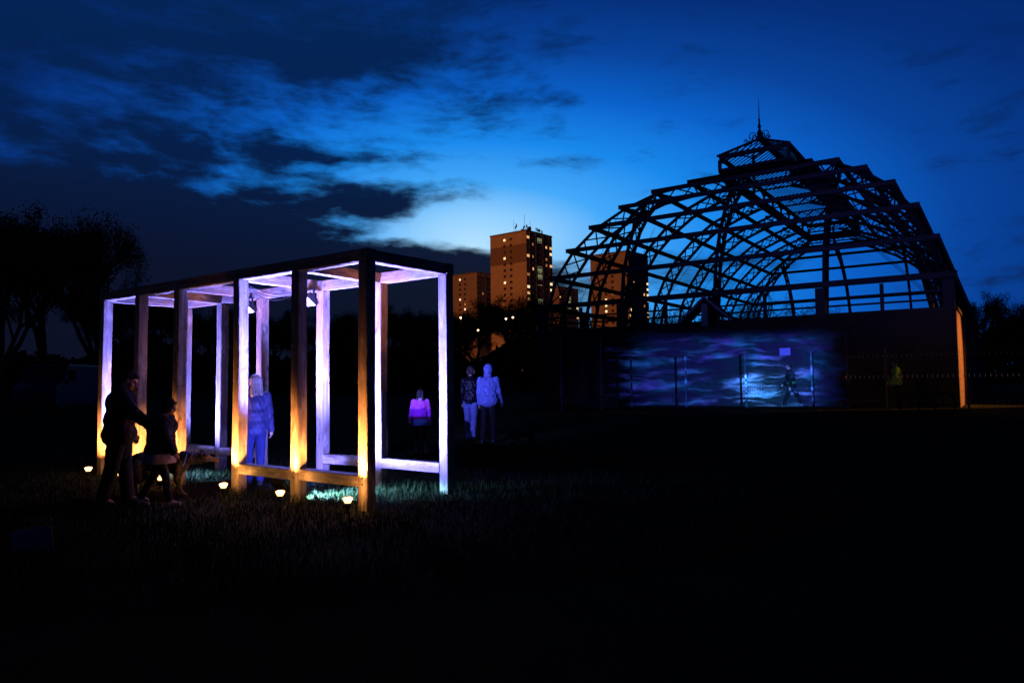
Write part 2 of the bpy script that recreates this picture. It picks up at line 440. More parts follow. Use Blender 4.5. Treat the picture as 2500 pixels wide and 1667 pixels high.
# warm spike lights at the foot of each near post
SPIKES = []
def spikes():
    where = ['at the near corner post of the timber frame', 'at the second post from the near corner',
             'at the post left of the blonde woman', 'behind the child and the black dog',
             'near the legs of the man in black', 'at the far left end of the timber frame']
    order = [0, 1, 2, 3, 4, 5]
    offs = [(-.24, -.03), (-.30, -.14), (-.24, -.12), (-.30, -.20), (-.42, -.46), (-.38, -.50)]
    root0 = None
    for i in order:
        dv, du = offs[i]; p = fpt(dv, FU[i]+PW/2+du, 0); z0 = float(gz(p.x, p.y))
        if root0 is None:
            t = thing('spike_light', 'black garden spike light glowing warm orange '+where[i], 'spotlight', (p.x, p.y, z0-.085), 0, 'spike lights along the near side of the frame')
            MB().lathe([(.004, -.10), (.014, .0), (.017, .12), (.012, .14)], 10).put('spike', M['black_plastic'], t, smooth=True)
            MB().lathe([(.016, .135), (.030, .16), (.034, .205), (.030, .215)], 14).put('lamp_body', M['black_plastic'], t, smooth=True)
            MB().lathe([(.028, .212), (.038, .230), (.052, .256), (.054, .264), (.036, .275), (.001, .280)], 16).put('lens', M['warm_lens'], t, smooth=True)
            MB().bar((-.045, -.02, .18), (-.045, .02, .18), .02, .05).put('bracket', M['black_plastic'], t)
            root0 = t
        else:
            t = copy_tree(root0); t['label'] = 'black garden spike light glowing warm orange '+where[i]; t.location = (p.x, p.y, z0-.085)
        SPIKES.append((p, z0, i))
        tgt = fpt(.0, FU[i]+PW/2, .62)
        pw = [620, 480, 520, 420, 420, 420][i]
        q = p+Vector((VL.x*.10-UL.x*.03, VL.y*.10-UL.y*.03, 0)); point('spike_glow', (q.x, q.y, z0+.27), 6.0, (1.0, .42, .10), .04)
        spot('spike_beam', (p.x, p.y, z0+.235), tgt, pw*1.9, (1.0, .34, .08), 56, 1.0, .03)
spikes()

# violet flood lights
VIO = (.155, .165, 1.0)
def flood(label, loc, rotz, tilt, ground=True):
    t = thing('flood_light', label, 'floodlight', loc, rotz, 'violet flood lights inside the frame')
    hz = .165 if ground else -.16
    h = MB(); Rm = Matrix.Rotation(R(tilt), 3, 'X')
    def tr(p): return tuple(Rm@Vector(p)+Vector((0, 0, hz)))
    b = MB(); b.box((0, 0, 0), (.30, .07, .21))
    for k in range(7): b.box((-.12+k*.04, -.05, 0), (.008, .04, .17))
    b.v = [tr(p) for p in b.v]; b.put('housing', M['black_metal'], t)
    g = MB(); g.box((0, .0385, 0), (.26, .006, .17)); g.v = [tr(p) for p in g.v]; g.put('glass', M['violet_lens'], t)
    y = MB()
    if ground:
        for s in (-1, 1):
            y.bar((s*.16, 0, .19), (s*.16, 0, .06), .012, .03)
        y.bar((-.165, 0, .06), (.165, 0, .06), .03, .012)
        for s in (-1, 1):
            y.bar((s*.10, 0, .055), (s*.17, -.16, .0), .014); y.bar((s*.10, 0, .055), (s*.17, .16, .0), .014)
            y.bar((s*.17, -.17, .01), (s*.17, .17, .01), .016)
    else:
        for s in (-1, 1): y.bar((s*.16, 0, -.16), (s*.16, 0, -.004), .012, .03)
        y.bar((-.165, 0, -.008), (.165, 0, -.008), .03, .012)
    y.put('bracket', M['black_metal'], t)
    return t
def floods():
    a = fpt(.20, 1.75, 0); b = fpt(.20, 5.62, 0)
    flood('black flood light on the grass beside the second near post, seen under the rail', (a.x, a.y, float(gz(a.x, a.y))), FROT-R(90), 40)
    flood('black flood light on the grass at the far left end of the frame', (b.x, b.y, float(gz(b.x, b.y))), FROT-R(90), 40)
    for (u, w) in ((FU[2]+.02, 'nearer to the right'), (FU[3]+.02, 'above the blonde woman')):
        p = fpt(FW-PW-.22, u+PW/2, FH-PW-.006)
        flood('small black flood light hung under a cross beam, '+w, tuple(p), FROT+R(90), -55, False)
    def up(v, u, z, dv, du, dz, power, size, name, col=VIO):
        s = fpt(v, u, z); e = fpt(v+dv, u+du, z+dz); spot(name, s, e, power, col, size, .6, .06)
    up(.175, 1.72, .315, .30, -.35, .89, 14500, 140, 'flood_beam')
    up(.175, 5.60, .315, .30, -.14, .94, 5200, 141, 'flood_beam')
    up(.34, 1.62, .32, .48, -.62, -.70, 3000, 80, 'flood_spill', (.26, .62, 1.0))
    up(.34, 5.5, .32, .40, -.68, -.70, 1500, 80, 'flood_spill', (.26, .62, 1.0))
    up(.175, 1.74, .30, .62, .62, .22, 1000, 84, 'flood_beam')
    s = fpt(FW-PW-.16, FU[2]+.34, FH-PW-.20); spot('hung_beam', s, (-1.05, 16.2, 1.30), 2300, VIO, 31, .75, .05)
    up(FW-PW-.30, FU[2]-.02, FH-PW-.27, 0, -.55, -.8, 150, 84, 'hung_beam')
    up(FW-PW-.30, FU[3]+.03, FH-PW-.27, 0, -.55, -.8, 240, 88, 'hung_beam')
floods()
def cable():
    p = [fpt(PW+.02+t*(FW-2*PW-.3), FU[2]+PW*.5+.1, 0) for t in np.linspace(0, 1, 13)]
    mb = MB()
    for k in range(3):
        pts = [Vector((q.x, q.y, FH-PW-.012-.10*math.sin(math.pi*i/12)*(1+.35*k)-.012*k)) for i, q in enumerate(p)]
        mb.tube(pts, .006, 6)
    o = mb.put('cable', M['black_plastic'], None, smooth=True)
    tag(o, 'black power cable sagging in loops under the cross beam near the right of the frame', 'cable')
cable()

# grass blades round the frame
def grass():
    n = 150000
    xy = np.empty((0, 2))
    c = np.array(fpt(.8, 2.6, 0))[:2]
    ang = RNG.uniform(0, 2*np.pi, n); rad = 6.8*np.sqrt(RNG.uniform(0, 1, n))
    xy = c+np.stack([np.cos(ang)*rad*1.15, np.sin(ang)*rad*.85], 1)
    rel = xy-np.array(FO); u = rel@np.array(UL); v = rel@np.array(VL)
    uc = (FU[2]+PW+FU[3])/2
    keep = (np.abs(u-uc-.1*np.sin(v*2.1)) > .55+.15*RNG.random(n)) | (RNG.random(n) < .05)
    keep &= RNG.random(n) < (.55+.45*np.sin(xy[:, 0]*3.1)*np.sin(xy[:, 1]*2.7+1))*.8+.25
    xy, u, v = xy[keep], u[keep], v[keep]; n = len(xy)
    hgt = RNG.gamma(4, .011, n)+.025
    edge = (np.minimum(np.abs(v-FW), np.abs(v)) < .14) & (u > -.15) & (u < 6.4)
    hgt[edge] *= 1.7
    az = RNG.uniform(0, 2*np.pi, n); lean = RNG.uniform(.15, .8, n)*hgt; w = RNG.uniform(.0025, .006, n)
    z = gz(xy[:, 0], xy[:, 1])-.005
    d = np.stack([np.cos(az), np.sin(az)], 1); s = np.stack([-d[:, 1], d[:, 0]], 1)
    def P(k, sw, t):
        q = np.empty((n, 3)); q[:, :2] = xy+d*(lean*k*k)[:, None]+s*(w*sw)[:, None]; q[:, 2] = z+hgt*t; return q
    V = np.stack([P(0, -1, 0), P(0, 1, 0), P(.55, -.75, .6), P(.55, .75, .6), P(1.1, 0, 1.0)], 1).reshape(-1, 3)
    b = np.arange(n)[:, None]*5
    tri = np.concatenate([b+[0, 1, 3], b+[0, 3, 2], b+[2, 3, 4]], 1).reshape(-1)
    me = bpy.data.meshes.new('grass'); me.vertices.add(len(V)); me.vertices.foreach_set('co', V.ravel())
    me.loops.add(len(tri)); me.loops.foreach_set('vertex_index', tri)
    me.polygons.add(len(tri)//3); me.polygons.foreach_set('loop_start', np.arange(0, len(tri), 3)); me.polygons.foreach_set('loop_total', np.full(len(tri)//3, 3))
    me.update()
    m = mat('grass_blade', (.005, .012, .003), (.009, .014, .0035), 4, .8, spec=.15)
    me.materials.append(m)
    tag(link('grass', me), 'short tufted grass around the timber frame', 'grass', kind='stuff')
grass()

# ------------------------------------------------------------------ derelict iron glasshouse
GYAW = -.6024; GE = Vector((math.cos(GYAW), math.sin(GYAW))); GA = Vector((-GE.y, GE.x)); GO = Vector((8.7185, 30.8191))
def gpt(s, t, z): p = GO+GE*s+GA*t; return Vector((p.x, p.y, z))
GL = 36.0; HW = 9.0
PROF = [(0, 5.21), (.524, 6.70), (1.187, 8.13), (2.067, 9.386), (3.224, 10.50), (4.52, 11.40), (5.967, 12.0), (7.22, 12.42)]
M['porch'] = mat('grey_porch_paint', (.20, .19, .21), (.14, .13, .15), 6, .7, .2)
M['lamplit_brick'] = brick_mat('lamplit_red_brick', (.24, .11, .06), (.17, .08, .045), (.13, .11, .09))  # brighter brick copy, lamplight on the long sides put into its colour
def glasshouse():
    root = thing('glasshouse', 'derelict domed iron glasshouse skeleton with lantern and spire on brick walls', 'glasshouse', (GO.x, GO.y, .30), GYAW)
    Z0 = -.30
    S = M['steel']; WT = 3.88+Z0
    pr = [(d, z+Z0) for d, z in PROF]
    # brick walls, butted
    MB().box((0, .20, (WT-.5)/2), (2*HW, .40, WT+.5)).put('brick_wall', M['brick'], root)
    MB().box((0, GL-.20, (WT-.5)/2), (2*HW, .40, WT+.5)).put('brick_wall', M['brick'], root)
    for sg in (-1, 1):
        MB().box((sg*(HW-.20), GL/2, (WT-.5)/2), (.40, GL-.804, WT+.5)).put('brick_wall', M['lamplit_brick'], root)
        for k in range(1, 9):                                            # brick buttresses on the long side
            MB().box((sg*(HW+.032), .32+k*(GL-.64)/8, (WT-.75)/2), (.06, .62, WT+.25)).put('buttress', M['lamplit_brick'], root, bevel=.02)
    cp = MB().box((0, .20, WT+.062), (2*HW+.14, .54, .12)); cp.put('coping', M['stone'], root, bevel=.015)
    MB().box((0, GL-.20, WT+.062), (2*HW+.14, .54, .12)).put('coping', M['stone'], root)
    for sg in (-1, 1): MB().box((sg*(HW-.20), GL/2, WT+.060), (.54, GL-.96, .116)).put('coping', M['stone'], root)
    CB = WT+.124; CT = pr[0][1]-.16
    # clerestory posts, rails, eaves
    def post(s, t, w): MB().box((s, t, (CB+CT)/2), (w, w, CT-CB)).put('clerestory_post', S, root)
    for i in range(9):
        s = -HW+.2+i*(2*HW-.4)/8; w = .36 if i % 2 == 0 else .13
        for t in (.2, GL-.2): post(s, t, w)
    for j in range(1, 16):
        t = .2+j*(GL-.4)/16; w = .34 if j % 2 == 0 else .13
        for s in (-HW+.2, HW-.2): post(s, t, w)
    for z in (CB+.30, CB+.62):
        for t in (.2, GL-.2): MB().box((0, t, z), (2*HW-.5, .06, .075)).put('clerestory_rail', S, root)
        for s in (-HW+.2, HW-.2): MB().box((s, GL/2, z), (.06, GL-.5, .075)).put('clerestory_rail', S, root)
    def purlin(name, p, q, h=.13, w=.12):
        mb = MB(); mb.bar(p, q, w, h)
        P, Q = Vector(p), Vector(q); up = Vector((0, 0, h/2+.018))
        mb.bar(P+up, Q+up, w+.08, .03); mb.bar(P-up, Q-up, w+.02, .028)
        mb.put(name, S, root)
    e = .10
    z = pr[0][1]-.02
    purlin('eaves_beam', (-HW-e, .1, z), (HW+e, .1, z), .16, .18); purlin('eaves_beam', (-HW-e, GL-.1, z), (HW+e, GL-.1, z), .16, .18)
    for s in (-1, 1): purlin('eaves_beam', (s*(HW-.1), .22, z-.004), (s*(HW-.1), GL-.22, z-.004), .15, .18)
    for k in range(1, 7):
        d, z = pr[k]; ov = .12
        purlin('purlin', (-HW+d-ov, d, z), (HW-d+ov, d, z)); purlin('purlin', (-HW+d-ov, GL-d, z), (HW-d+ov, GL-d, z))
        for s in (-1, 1): purlin('purlin', (s*(HW-d), d+.09, z-.006), (s*(HW-d), GL-d-.09, z-.006), .145)
    # lattice ribs: two chords with crossed bracing, in a vertical plane
    def rib(base, inward, stretch, dmax, name, depth=.62, wid=.15):
        bx, by = base; ix, iy = inward
        def at(d, z): return Vector((bx+ix*d*stretch, by+iy*d*stretch, z))
        outer = []; inner = []
        pts = [q for q in pr if q[0] <= dmax+1e-3]
        if pts[-1][0] < dmax-.05:
            for a, b in zip(pr, pr[1:]):
                if a[0] < dmax < b[0]: f = (dmax-a[0])/(b[0]-a[0]); pts.append((dmax, a[1]+f*(b[1]-a[1])))
        for i, (d, z) in enumerate(pts):
            a = pts[max(0, i-1)]; b = pts[min(len(pts)-1, i+1)]
            tx, tz = b[0]-a[0], b[1]-a[1]; L = math.hypot(tx, tz); nx, nz = tz/L, -tx/L
            outer.append((d+nx*.10, z+nz*.10)); inner.append((d+nx*(.10+depth), z+nz*(.10+depth)))
        inner[0] = (inner[0][0], CB); outer[0] = (outer[0][0], CB)
        mb = MB(); up = (iy, -ix, 0)
        for ch in (outer, inner):
            for a, b in zip(ch, ch[1:]):
                va, vb = at(*a), at(*b); ex = (vb-va).normalized()*.03
                mb.bar(va-ex, vb+ex, wid, .12, up)
        for i in range(len(outer)-1):
            L = math.hypot(outer[i+1][0]-outer[i][0], outer[i+1][1]-outer[i][1]); n = 2 if L > .9 else 1
            for k in range(n):
                lerp = lambda c, f: (c[i][0]+(c[i+1][0]-c[i][0])*f, c[i][1]+(c[i+1][1]-c[i][1])*f)
                o0, o1, i0, i1 = lerp(outer, k/n), lerp(outer, (k+1)/n), lerp(inner, k/n), lerp(inner, (k+1)/n)
                off = Vector((iy, -ix, 0))*.022
                mb.bar(at(*o0)+off, at(*i1)+off, .065, .042, up); mb.bar(at(*i0)-off, at(*o1)-off, .065, .042, up)
        for i in range(1, len(outer)):
            mb.bar(at(*outer[i]), at(*inner[i]), .07, .05, up)
            # cleat that carries the purlin
            mb.bar(at(*outer[i]), at(*pts[i])-Vector((0, 0, .12)), .10, .10, up)
        mb.put(name, S, root)
    TOP = 7.2
    for s in (-4.5, 0.0, 4.5):
        dm = TOP if abs(s) < 1 else 4.52
        rib((s, .1), (0, 1), 1, dm, 'lattice_rib')
        rib((s, GL-.1), (0, -1), 1, dm, 'lattice_rib')
    for k in range(1, 8):
        t = 4.5*k; dm = TOP if 2 <= k <= 6 else 4.52
        for s in (-1, 1): rib((s*(HW-.1), t), (-s, 0), 1, dm, 'lattice_rib')
    for s in (-1, 1):
        rib((s*(HW-.1), .1), (-s, 1), 1, TOP, 'hip_rib'); rib((s*(HW-.1), GL-.1), (-s, -1), 1, TOP, 'hip_rib')
    # diagonal tie rods inside the long sides
    for k in range(0, 8):
        t = 2.25+4.5*k
        for s in (-1, 1):
            a = (s*(HW-.9), t, pr[0][1]-.3); b = (s*(HW-(6.6 if 1 < k < 6 else 3.6)), t, pr[6][1]-.55 if 1 < k < 6 else pr[4][1]-.5)
            MB().tube([a, b], .011, 6).put('tie_rod', S, root)
    # flat tie trusses across between the two sides at the lantern foot
    for k in range(2, 7):
        t = 4.5*k
        mb = MB(); zt = pr[7][1]-.15; zb = zt-.55; x0 = 2.3
        mb.bar((-x0, t, zt), (x0, t, zt), .10, .08); mb.bar((-x0, t, zb), (x0, t, zb), .10, .08)
        for q in range(6):
            xa, xb = -x0+q*2*x0/6, -x0+(q+1)*2*x0/6
            mb.bar((xa, t+.025, zb), (xb, t+.025, zt), .045); mb.bar((xa, t-.025, zt), (xb, t-.025, zb), .045)
        mb.put('tie_truss', S, root)
    # lantern along the ridge
    la, lw = 7.22, 1.78; lz0, lz1, lz2 = 12.40+Z0, 13.41+Z0, 14.45+Z0; rl = 8.55
    for zz, hh in ((lz0, .30), (lz0+.26, .12), (lz1, .14)):
        purlin('lantern_beam', (-lw, la, zz), (lw, la, zz), hh, .14); purlin('lantern_beam', (-lw, GL-la, zz), (lw, GL-la, zz), hh, .14)
        for s in (-1, 1): purlin('lantern_beam', (s*lw, la+.12, zz-.004), (s*lw, GL-la-.12, zz-.004), hh-.01, .14)
    def lpost(x, t, w=.12): MB().box((x, t, (lz0+lz1)/2), (w, w, lz1-lz0-.36)).put('lantern_post', S, root)
    def larch(a, b):
        a, b = Vector(a), Vector(b); n = 8; mb = MB()
        pts = []
        for i in range(n+1):
            f = i/n; q = a.lerp(b, f); q.z = lz1-.10-.30*abs(2*f-1)**2.2; pts.append(q)
        for p, q in zip(pts, pts[1:]): mb.bar(p, q, .06, .07)
        mb.put('lantern_arch', S, root)
    for t in (la, GL-la):
        for x in (-lw, 0, lw): lpost(x, t, .16 if x else .13)
        larch((-lw, t, 0), (0, t, 0)); larch((0, t, 0), (lw, t, 0))
    nb = 10
    for j in range(nb):
        t0 = la+j*(GL-2*la)/nb; t1 = la+(j+1)*(GL-2*la)/nb
        for s in (-1, 1):
            if j: lpost(s*lw, t0)
            larch((s*lw, t0, 0), (s*lw, t1, 0))
    MB().bar((0, rl, lz2), (0, GL-rl, lz2), .16, .22).put('ridge_beam', S, root)
    for s in (-1, 1):
        for t, r_ in ((la, rl), (GL-la, GL-rl)): MB().bar((s*(lw+.1), t+(-.1 if t < 10 else .1), lz1+.06), (0, r_, lz2), .10, .12).put('lantern_hip', S, root)
    gb = MB()
    n = 58
    for j in range(1, n):
        t = la+j*(GL-2*la)/n
        for s in (-1, 1):
            f = 1.0
            if t < rl: f = (t-la)/(rl-la)
            elif t > GL-rl: f = (GL-la-t)/(rl-la)
            gb.bar((s*lw, t, lz1+.07), (s*(lw-lw*f), t, lz1+.07+(lz2-lz1-.07)*f), .035, .05)
    for j in range(1, 12):
        x = -lw+j*2*lw/12; f = 1-abs(x)/lw
        for t, sg in ((la, 1), (GL-la, -1)): gb.bar((x, t, lz1+.07), (x, t+sg*(rl-la)*f, lz1+.07+(lz2-lz1-.07)*f), .035, .05)
    o = gb.put('glazing_bars', S, root); o['kind'] = 'stuff'
    # cresting and finial
    cr = MB()
    for j in range(24):
        t = rl+.25+j*.40
        if t > GL-rl: break
        h = .42+.14*(j % 2)
        cr.tube([(0, t, lz2+.1), (0, t, lz2+.1+h)], [.03, .008], 6)
        pts = [(0, t+.17*math.cos(a)+.02, lz2+.24+.14*math.sin(a)) for a in np.linspace(0, 2*math.pi, 9)]
        cr.tube(pts, .018, 5)
        if j > 19: pass
    for s in (-1, 1):
        pts = [(s*(.15+.55*f), rl-.5*f, lz2+.12-.40*f+.18*math.sin(f*9)) for f in np.linspace(0, 1, 12)]
        cr.tube(pts, .028, 6)
        for f in (.3, .55, .8): cr.tube([(s*(.15+.55*f), rl-.5*f, lz2-.3*f), (s*(.15+.6*f), rl-.5*f, lz2+.42-.45*f)], [.025, .006], 5)
        pts = [(s*(.34+.17*math.cos(a)), rl-.1, lz2+.20+.17*math.sin(a)) for a in np.linspace(0, 2*math.pi, 11)]
        cr.tube(pts, .022, 5)
    cr.put('ridge_cresting', S, root)
    MB().lathe([(.26, lz2-.05), (.20, lz2+.10), (.12, lz2+.18), (.16, lz2+.30), (.09, lz2+.46), (.06, lz2+.58), (.10, lz2+.68), (.055, lz2+.80),
                (.04, lz2+1.0), (.065, lz2+1.06), (.03, lz2+1.14), (.022, lz2+1.6), (.008, lz2+2.25)], 12, (0, rl+.05, 0)).put('finial', S, root, smooth=True)
    # little entrance gable over the middle of the end wall
    gb = MB(); za, zb = CB+.95, CB-.02; w = 1.05; y0, y1 = -.95, .0
    for s in (-1, 1):
        gb._add([(0, y0, za), (s*w, y0, zb), (s*w, y1, zb), (0, y1, za), (0, y0, za-.09), (s*w, y0, zb-.09), (s*w, y1, zb-.09), (0, y1, za-.09)],
                [(0, 1, 2, 3), (7, 6, 5, 4), (0, 4, 5, 1), (1, 5, 6, 2), (2, 6, 7, 3)])
    gb.put('porch_roof', M['steel'], root)
    for s in (-1, 1): MB().bar((0, y0-.03, za-.0), (s*(w+.1), y0-.03, zb-.08), .05, .09).put('barge_board', M['porch'], root)
    MB().box((0, y0+.03, (CB+za)/2-.30), (.26, .12, .95)).put('porch_post', M['porch'], root)
    return root
gh = glasshouse()
p = gpt(3.0, -.03, 2.55)
o = MB().box((0, 0, 0), (.42, .03, .30)).put('wall_plate', mat('grey_enamel', (.30, .30, .31), (.24, .24, .25), 8, .4), None, tuple(p), (0, 0, GYAW), bevel=.006)
tag(o, 'small white plate fixed on the brick wall, brightest spot of the blue projection', 'sign')

# projected blue water picture on the end wall
def projector():
    loc = Vector((6.2, 15.2, 2.3)); aim = gpt(.75, 0, 1.95)
    sp_ = spot('projector_beam', loc, aim, 760000, (1, 1, 1), 50, .1, .02)
    f = (aim-loc).normalized(); r = f.cross(Vector((0, 0, 1))).normalized(); u = r.cross(f)
    l = sp_.data; l.use_nodes = True; t = l.node_tree; N = Nodes(t)
    em = t.nodes['Emission']; g = t.nodes.new('ShaderNodeNewGeometry'); I = g.outputs['Incoming']
    df = N.vm('DOT_PRODUCT', I, tuple(f)); px = N.m('DIVIDE', N.vm('DOT_PRODUCT', I, tuple(r)), df); py = N.m('DIVIDE', N.vm('DOT_PRODUCT', I, tuple(u)), df)
    wr = N.noise(N.comb(N.m('MULTIPLY', px, 9), N.m('MULTIPLY', py, 26), 2.0), 1.0, 3, .5, 0, 'Color')
    ws = t.nodes.new('ShaderNodeSeparateXYZ'); t.links.new(wr, ws.inputs[0])
    pyw = N.m('ADD', py, N.m('MULTIPLY', N.m('SUBTRACT', ws.outputs[1], .5), .05))
    n1 = N.noise(N.comb(N.m('MULTIPLY', px, 8.5), N.m('MULTIPLY', pyw, 48), 1.3), 1.0, 4, .55)
    n2 = N.noise(N.comb(N.m('MULTIPLY', px, 40), N.m('MULTIPLY', pyw, 120), 4.3), 1.0, 3, .6)
    a = N.smooth(N.m('ADD', n1, N.m('MULTIPLY', N.m('SUBTRACT', n2, .5), .14)), .46, .78)
    hot_x = N.m('POWER', math.e, N.m('MULTIPLY', N.m('POWER', N.m('DIVIDE', N.m('SUBTRACT', px, .085), .075), 2.0), -.5))
    hot = N.m('MULTIPLY', hot_x, N.smooth(py, .045, -.04))
    lev = N.m('ADD', N.m('MULTIPLY', a, N.m('ADD', .26, N.m('MULTIPLY', hot, 1.5))), .03)
    edge = N.m('MULTIPLY', N.smooth(N.m('ABSOLUTE', N.m('ADD', px, N.m('MULTIPLY', N.m('SUBTRACT', n1, .5), .22))), .295, .19), N.smooth(N.m('ADD', N.m('ABSOLUTE', N.m('SUBTRACT', py, -.014)), N.m('MULTIPLY', N.m('SUBTRACT', n1, .5), .05)), .122, .070))
    lev = N.m('MULTIPLY', lev, edge)
    hue = N.noise(N.comb(N.m('MULTIPLY', px, 11), N.m('MULTIPLY', py, 30), 9.0), 1.0, 2, .5)
    col = N.mix(N.smooth(hue, .42, .62), (.05, .075, 1.0), (.02, .17, 1.0))
    col = N.mix(N.m('MULTIPLY', hot, .6), col, (.06, .38, 1.0))
    t.links.new(col, em.inputs['Color']); t.links.new(N.m('MULTIPLY', lev, 1.0), em.inputs['Strength'])
projector()
# sodium street lighting that reaches the side wall and the far tower blocks, both lamps stand outside the picture
p = gpt(17.5, 5.5, 0); spot('unseen_side_light', (p.x, p.y, 4.6), gpt(HW, 1.9, 1.9), 15000, (1.0, .33, .06), 34, .8, .15)
spot('town_light', (-118, 130, 24), (14, 335, 34), 900000, (1.0, .31, .065), 60, .4, 1.0)
p = gpt(20.5, -7.0, 0); spot('unseen_side_light', (p.x, p.y, 4.4), gpt(12.5, -2.2, .9), 750, (1.0, .42, .12), 52, .8, .15)  # extra lamp added out of view to light the fence folds

# ------------------------------------------------------------------ tower blocks
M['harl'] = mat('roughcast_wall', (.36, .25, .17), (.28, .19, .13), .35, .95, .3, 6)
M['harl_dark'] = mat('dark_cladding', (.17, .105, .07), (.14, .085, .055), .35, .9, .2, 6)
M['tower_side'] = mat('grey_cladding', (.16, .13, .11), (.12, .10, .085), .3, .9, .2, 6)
M['dark_glass'] = mat('dark_window', (.012, .011, .010), (.02, .018, .016), .3, .15)
M['frame_white'] = mat('window_frame', (.16, .14, .12), (.13, .11, .10), 1, .6)
M['lit_warm'] = glow('lit_window_warm', (1.0, .50, .17), 1.2); M['lit_pale'] = glow('lit_window_pale', (1.0, .74, .40), 1.5)
M['lit_dim'] = glow('lit_window_dim', (1.0, .36, .10), .42); M['lit_green'] = glow('lit_stair', (.75, .9, .45), .22); M['lit_strip'] = glow('stair_lamp', (1.0, .93, .72), 1.6)
_win = {}
def win_mesh(w, h, m, mull):
    key = (w, h, m, mull)
    if key not in _win:
        mb = MB(); mb.box((0, .0, 0), (w, .06, h)); mb.cur = 1
        fw = .09
        mb.box((0, -.05, h/2), (w+fw, .10, fw)); mb.box((0, -.05, -h/2), (w+fw, .14, fw))
        for x in (-w/2, w/2): mb.box((x, -.05, 0), (fw, .099, h-fw))
        for k in range(1, mull+1): mb.box((-w/2+k*w/(mull+1), -.045, 0), (.07, .08, h-fw))
        _win[key] = mb.mesh('window', M[m], M['frame_white'])
    return _win[key]
TYAW = math.atan2(-13, 16.2)         # left face runs along local x, from its left end to the near corner
def tower(label, corner, top, floors, seed, lit, detail, ants=False, band=None, wl=20.8, ws=19.5, fh=2.75):
    rnd = random.Random(seed)
    t = thing('tower_block', label, 'tower block', (corner[0], corner[1], 0), TYAW, 'tower blocks on the skyline')
    # local: left face at y=0 from x=-wl..0, right face at x=0 from y=0..ws
    a = MB(); a.box((-wl/2, ws/2, top/2), (wl, ws, top)); a.put('wall', M['harl'], t)
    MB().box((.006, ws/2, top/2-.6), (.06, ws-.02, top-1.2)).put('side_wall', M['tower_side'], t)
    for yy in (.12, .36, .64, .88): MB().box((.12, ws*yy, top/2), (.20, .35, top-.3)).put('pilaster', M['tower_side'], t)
    if band: MB().box((-wl/2-.005, -.02, (band[0]+band[1])/2), (wl-.05, .06, band[1]-band[0])).put('cladding_band', M['harl_dark'], t)
    MB().box((-wl/2, ws/2, top+.35), (wl+.3, ws+.3, .7)).put('parapet', M['tower_side'], t)
    for k in range(floors):
        z = top-2.55-k*fh
        if z < 12: break
        for c, x in enumerate((-.59*wl, -.415*wl)):
            m = 'lit_pale' if (k, 'a%d' % c) in lit else ('lit_dim' if rnd.random() < .03 else 'dark_glass')
            link('window', win_mesh(1.25, 1.15, m, 1), t, (x, -.07, z))
        for c, (yy, w, n) in enumerate(((.06, 1.9, 2), (.24, 1.1, 1), (.76, 1.3, 1), (.94, 1.9, 2))):
            m = {0: 'dark_glass'}.get(0)
            if (k, 'b%d' % c) in lit: m = rnd.choice(('lit_warm', 'lit_warm', 'lit_pale'))
            elif rnd.random() < .05: m = 'lit_dim'
            o = link('window', win_mesh(w, 1.3, m, n), t, (.075, ws*yy, z), (0, 0, R(90)))
        st = (k, 'st') in lit
        link('stair_window', win_mesh(3.6, 1.6, 'lit_green' if st else 'dark_glass', 3), t, (.075, ws*.5, z), (0, 0, R(90)))
        if (k, 'sl') in lit:
            for q in (-1, 0, 1): link('stair_lamp', win_mesh(.75, .16, 'lit_strip', 0), t, (.16, ws*.5+q*1.25, z-1.28), (0, 0, R(90)))
    if ants:
        for k in range(17):
            x = -rnd.uniform(.02, .62)*wl; y = rnd.uniform(.1, .8)*ws; h = rnd.uniform(1.6, 4.2)
            if k in (2, 5, 11): h = rnd.uniform(6, 9.5)
            mb = MB(); mb.tube([(x, y, top+.6), (x, y, top+.6+h)], .07 if h > 5 else .11, 5)
            if h < 5:
                for q in range(rnd.randint(1, 3)): mb.box((x+rnd.uniform(-.5, .5), y+rnd.uniform(-.3, .3), top+.6+h*rnd.uniform(.55, 1)), (.35, .3, rnd.uniform(.8, 1.7)))
            mb.put('aerial', M['black_metal'], t)
        MB().box((-wl*.55, ws*.4, top+1.2), (3.2, 3, 1.3)).put('plant_room', M['tower_side'], t)
        MB().box((-wl*.13, ws*.3, top+2.3), (1.5, 1.2, 1.7)).put('dish', M['black_metal'], t)
    return t
L1 = {(0, 'a0'), (3, 'a0'), (7, 'a0'), (0, 'b0'), (0, 'st'), (0, 'sl'), (1, 'b2'), (1, 'b3'), (2, 'b3'), (3, 'b0'), (4, 'b3'), (4, 'sl'), (5, 'st'), (5, 'sl'), (5, 'b1'), (6, 'st'), (6, 'sl'),
      (6, 'b3'), (7, 'b3'), (7, 'sl'), (8, 'b0'), (9, 'b0'), (10, 'b0'), (10, 'st'), (10, 'sl'), (12, 'b0'), (8, 'b3')}
tower('tall brown tower block with aerials on its roof, tallest on the skyline', (6.8, 310), 68.0, 22, 1, L1, True, True, (54.5, 62.6))
L2 = {(0, 'a0'), (4, 'a0'), (6, 'a1'), (8, 'a0')}
tower('low left brown tower block half hidden behind the timber frame corner', ((1165.5-1250)/1735.4*380, 380), 60.6, 20, 2, L2, True)
L3 = {(1, 'b0'), (1, 'sl'), (2, 'sl'), (1, 'st'), (2, 'st'), (3, 'st'), (4, 'b3'), (3, 'b3'), (5, 'b3')}
tower('small distant tower block showing right of the tallest one', (27.0, 400), 55.0, 18, 3, L3, True)
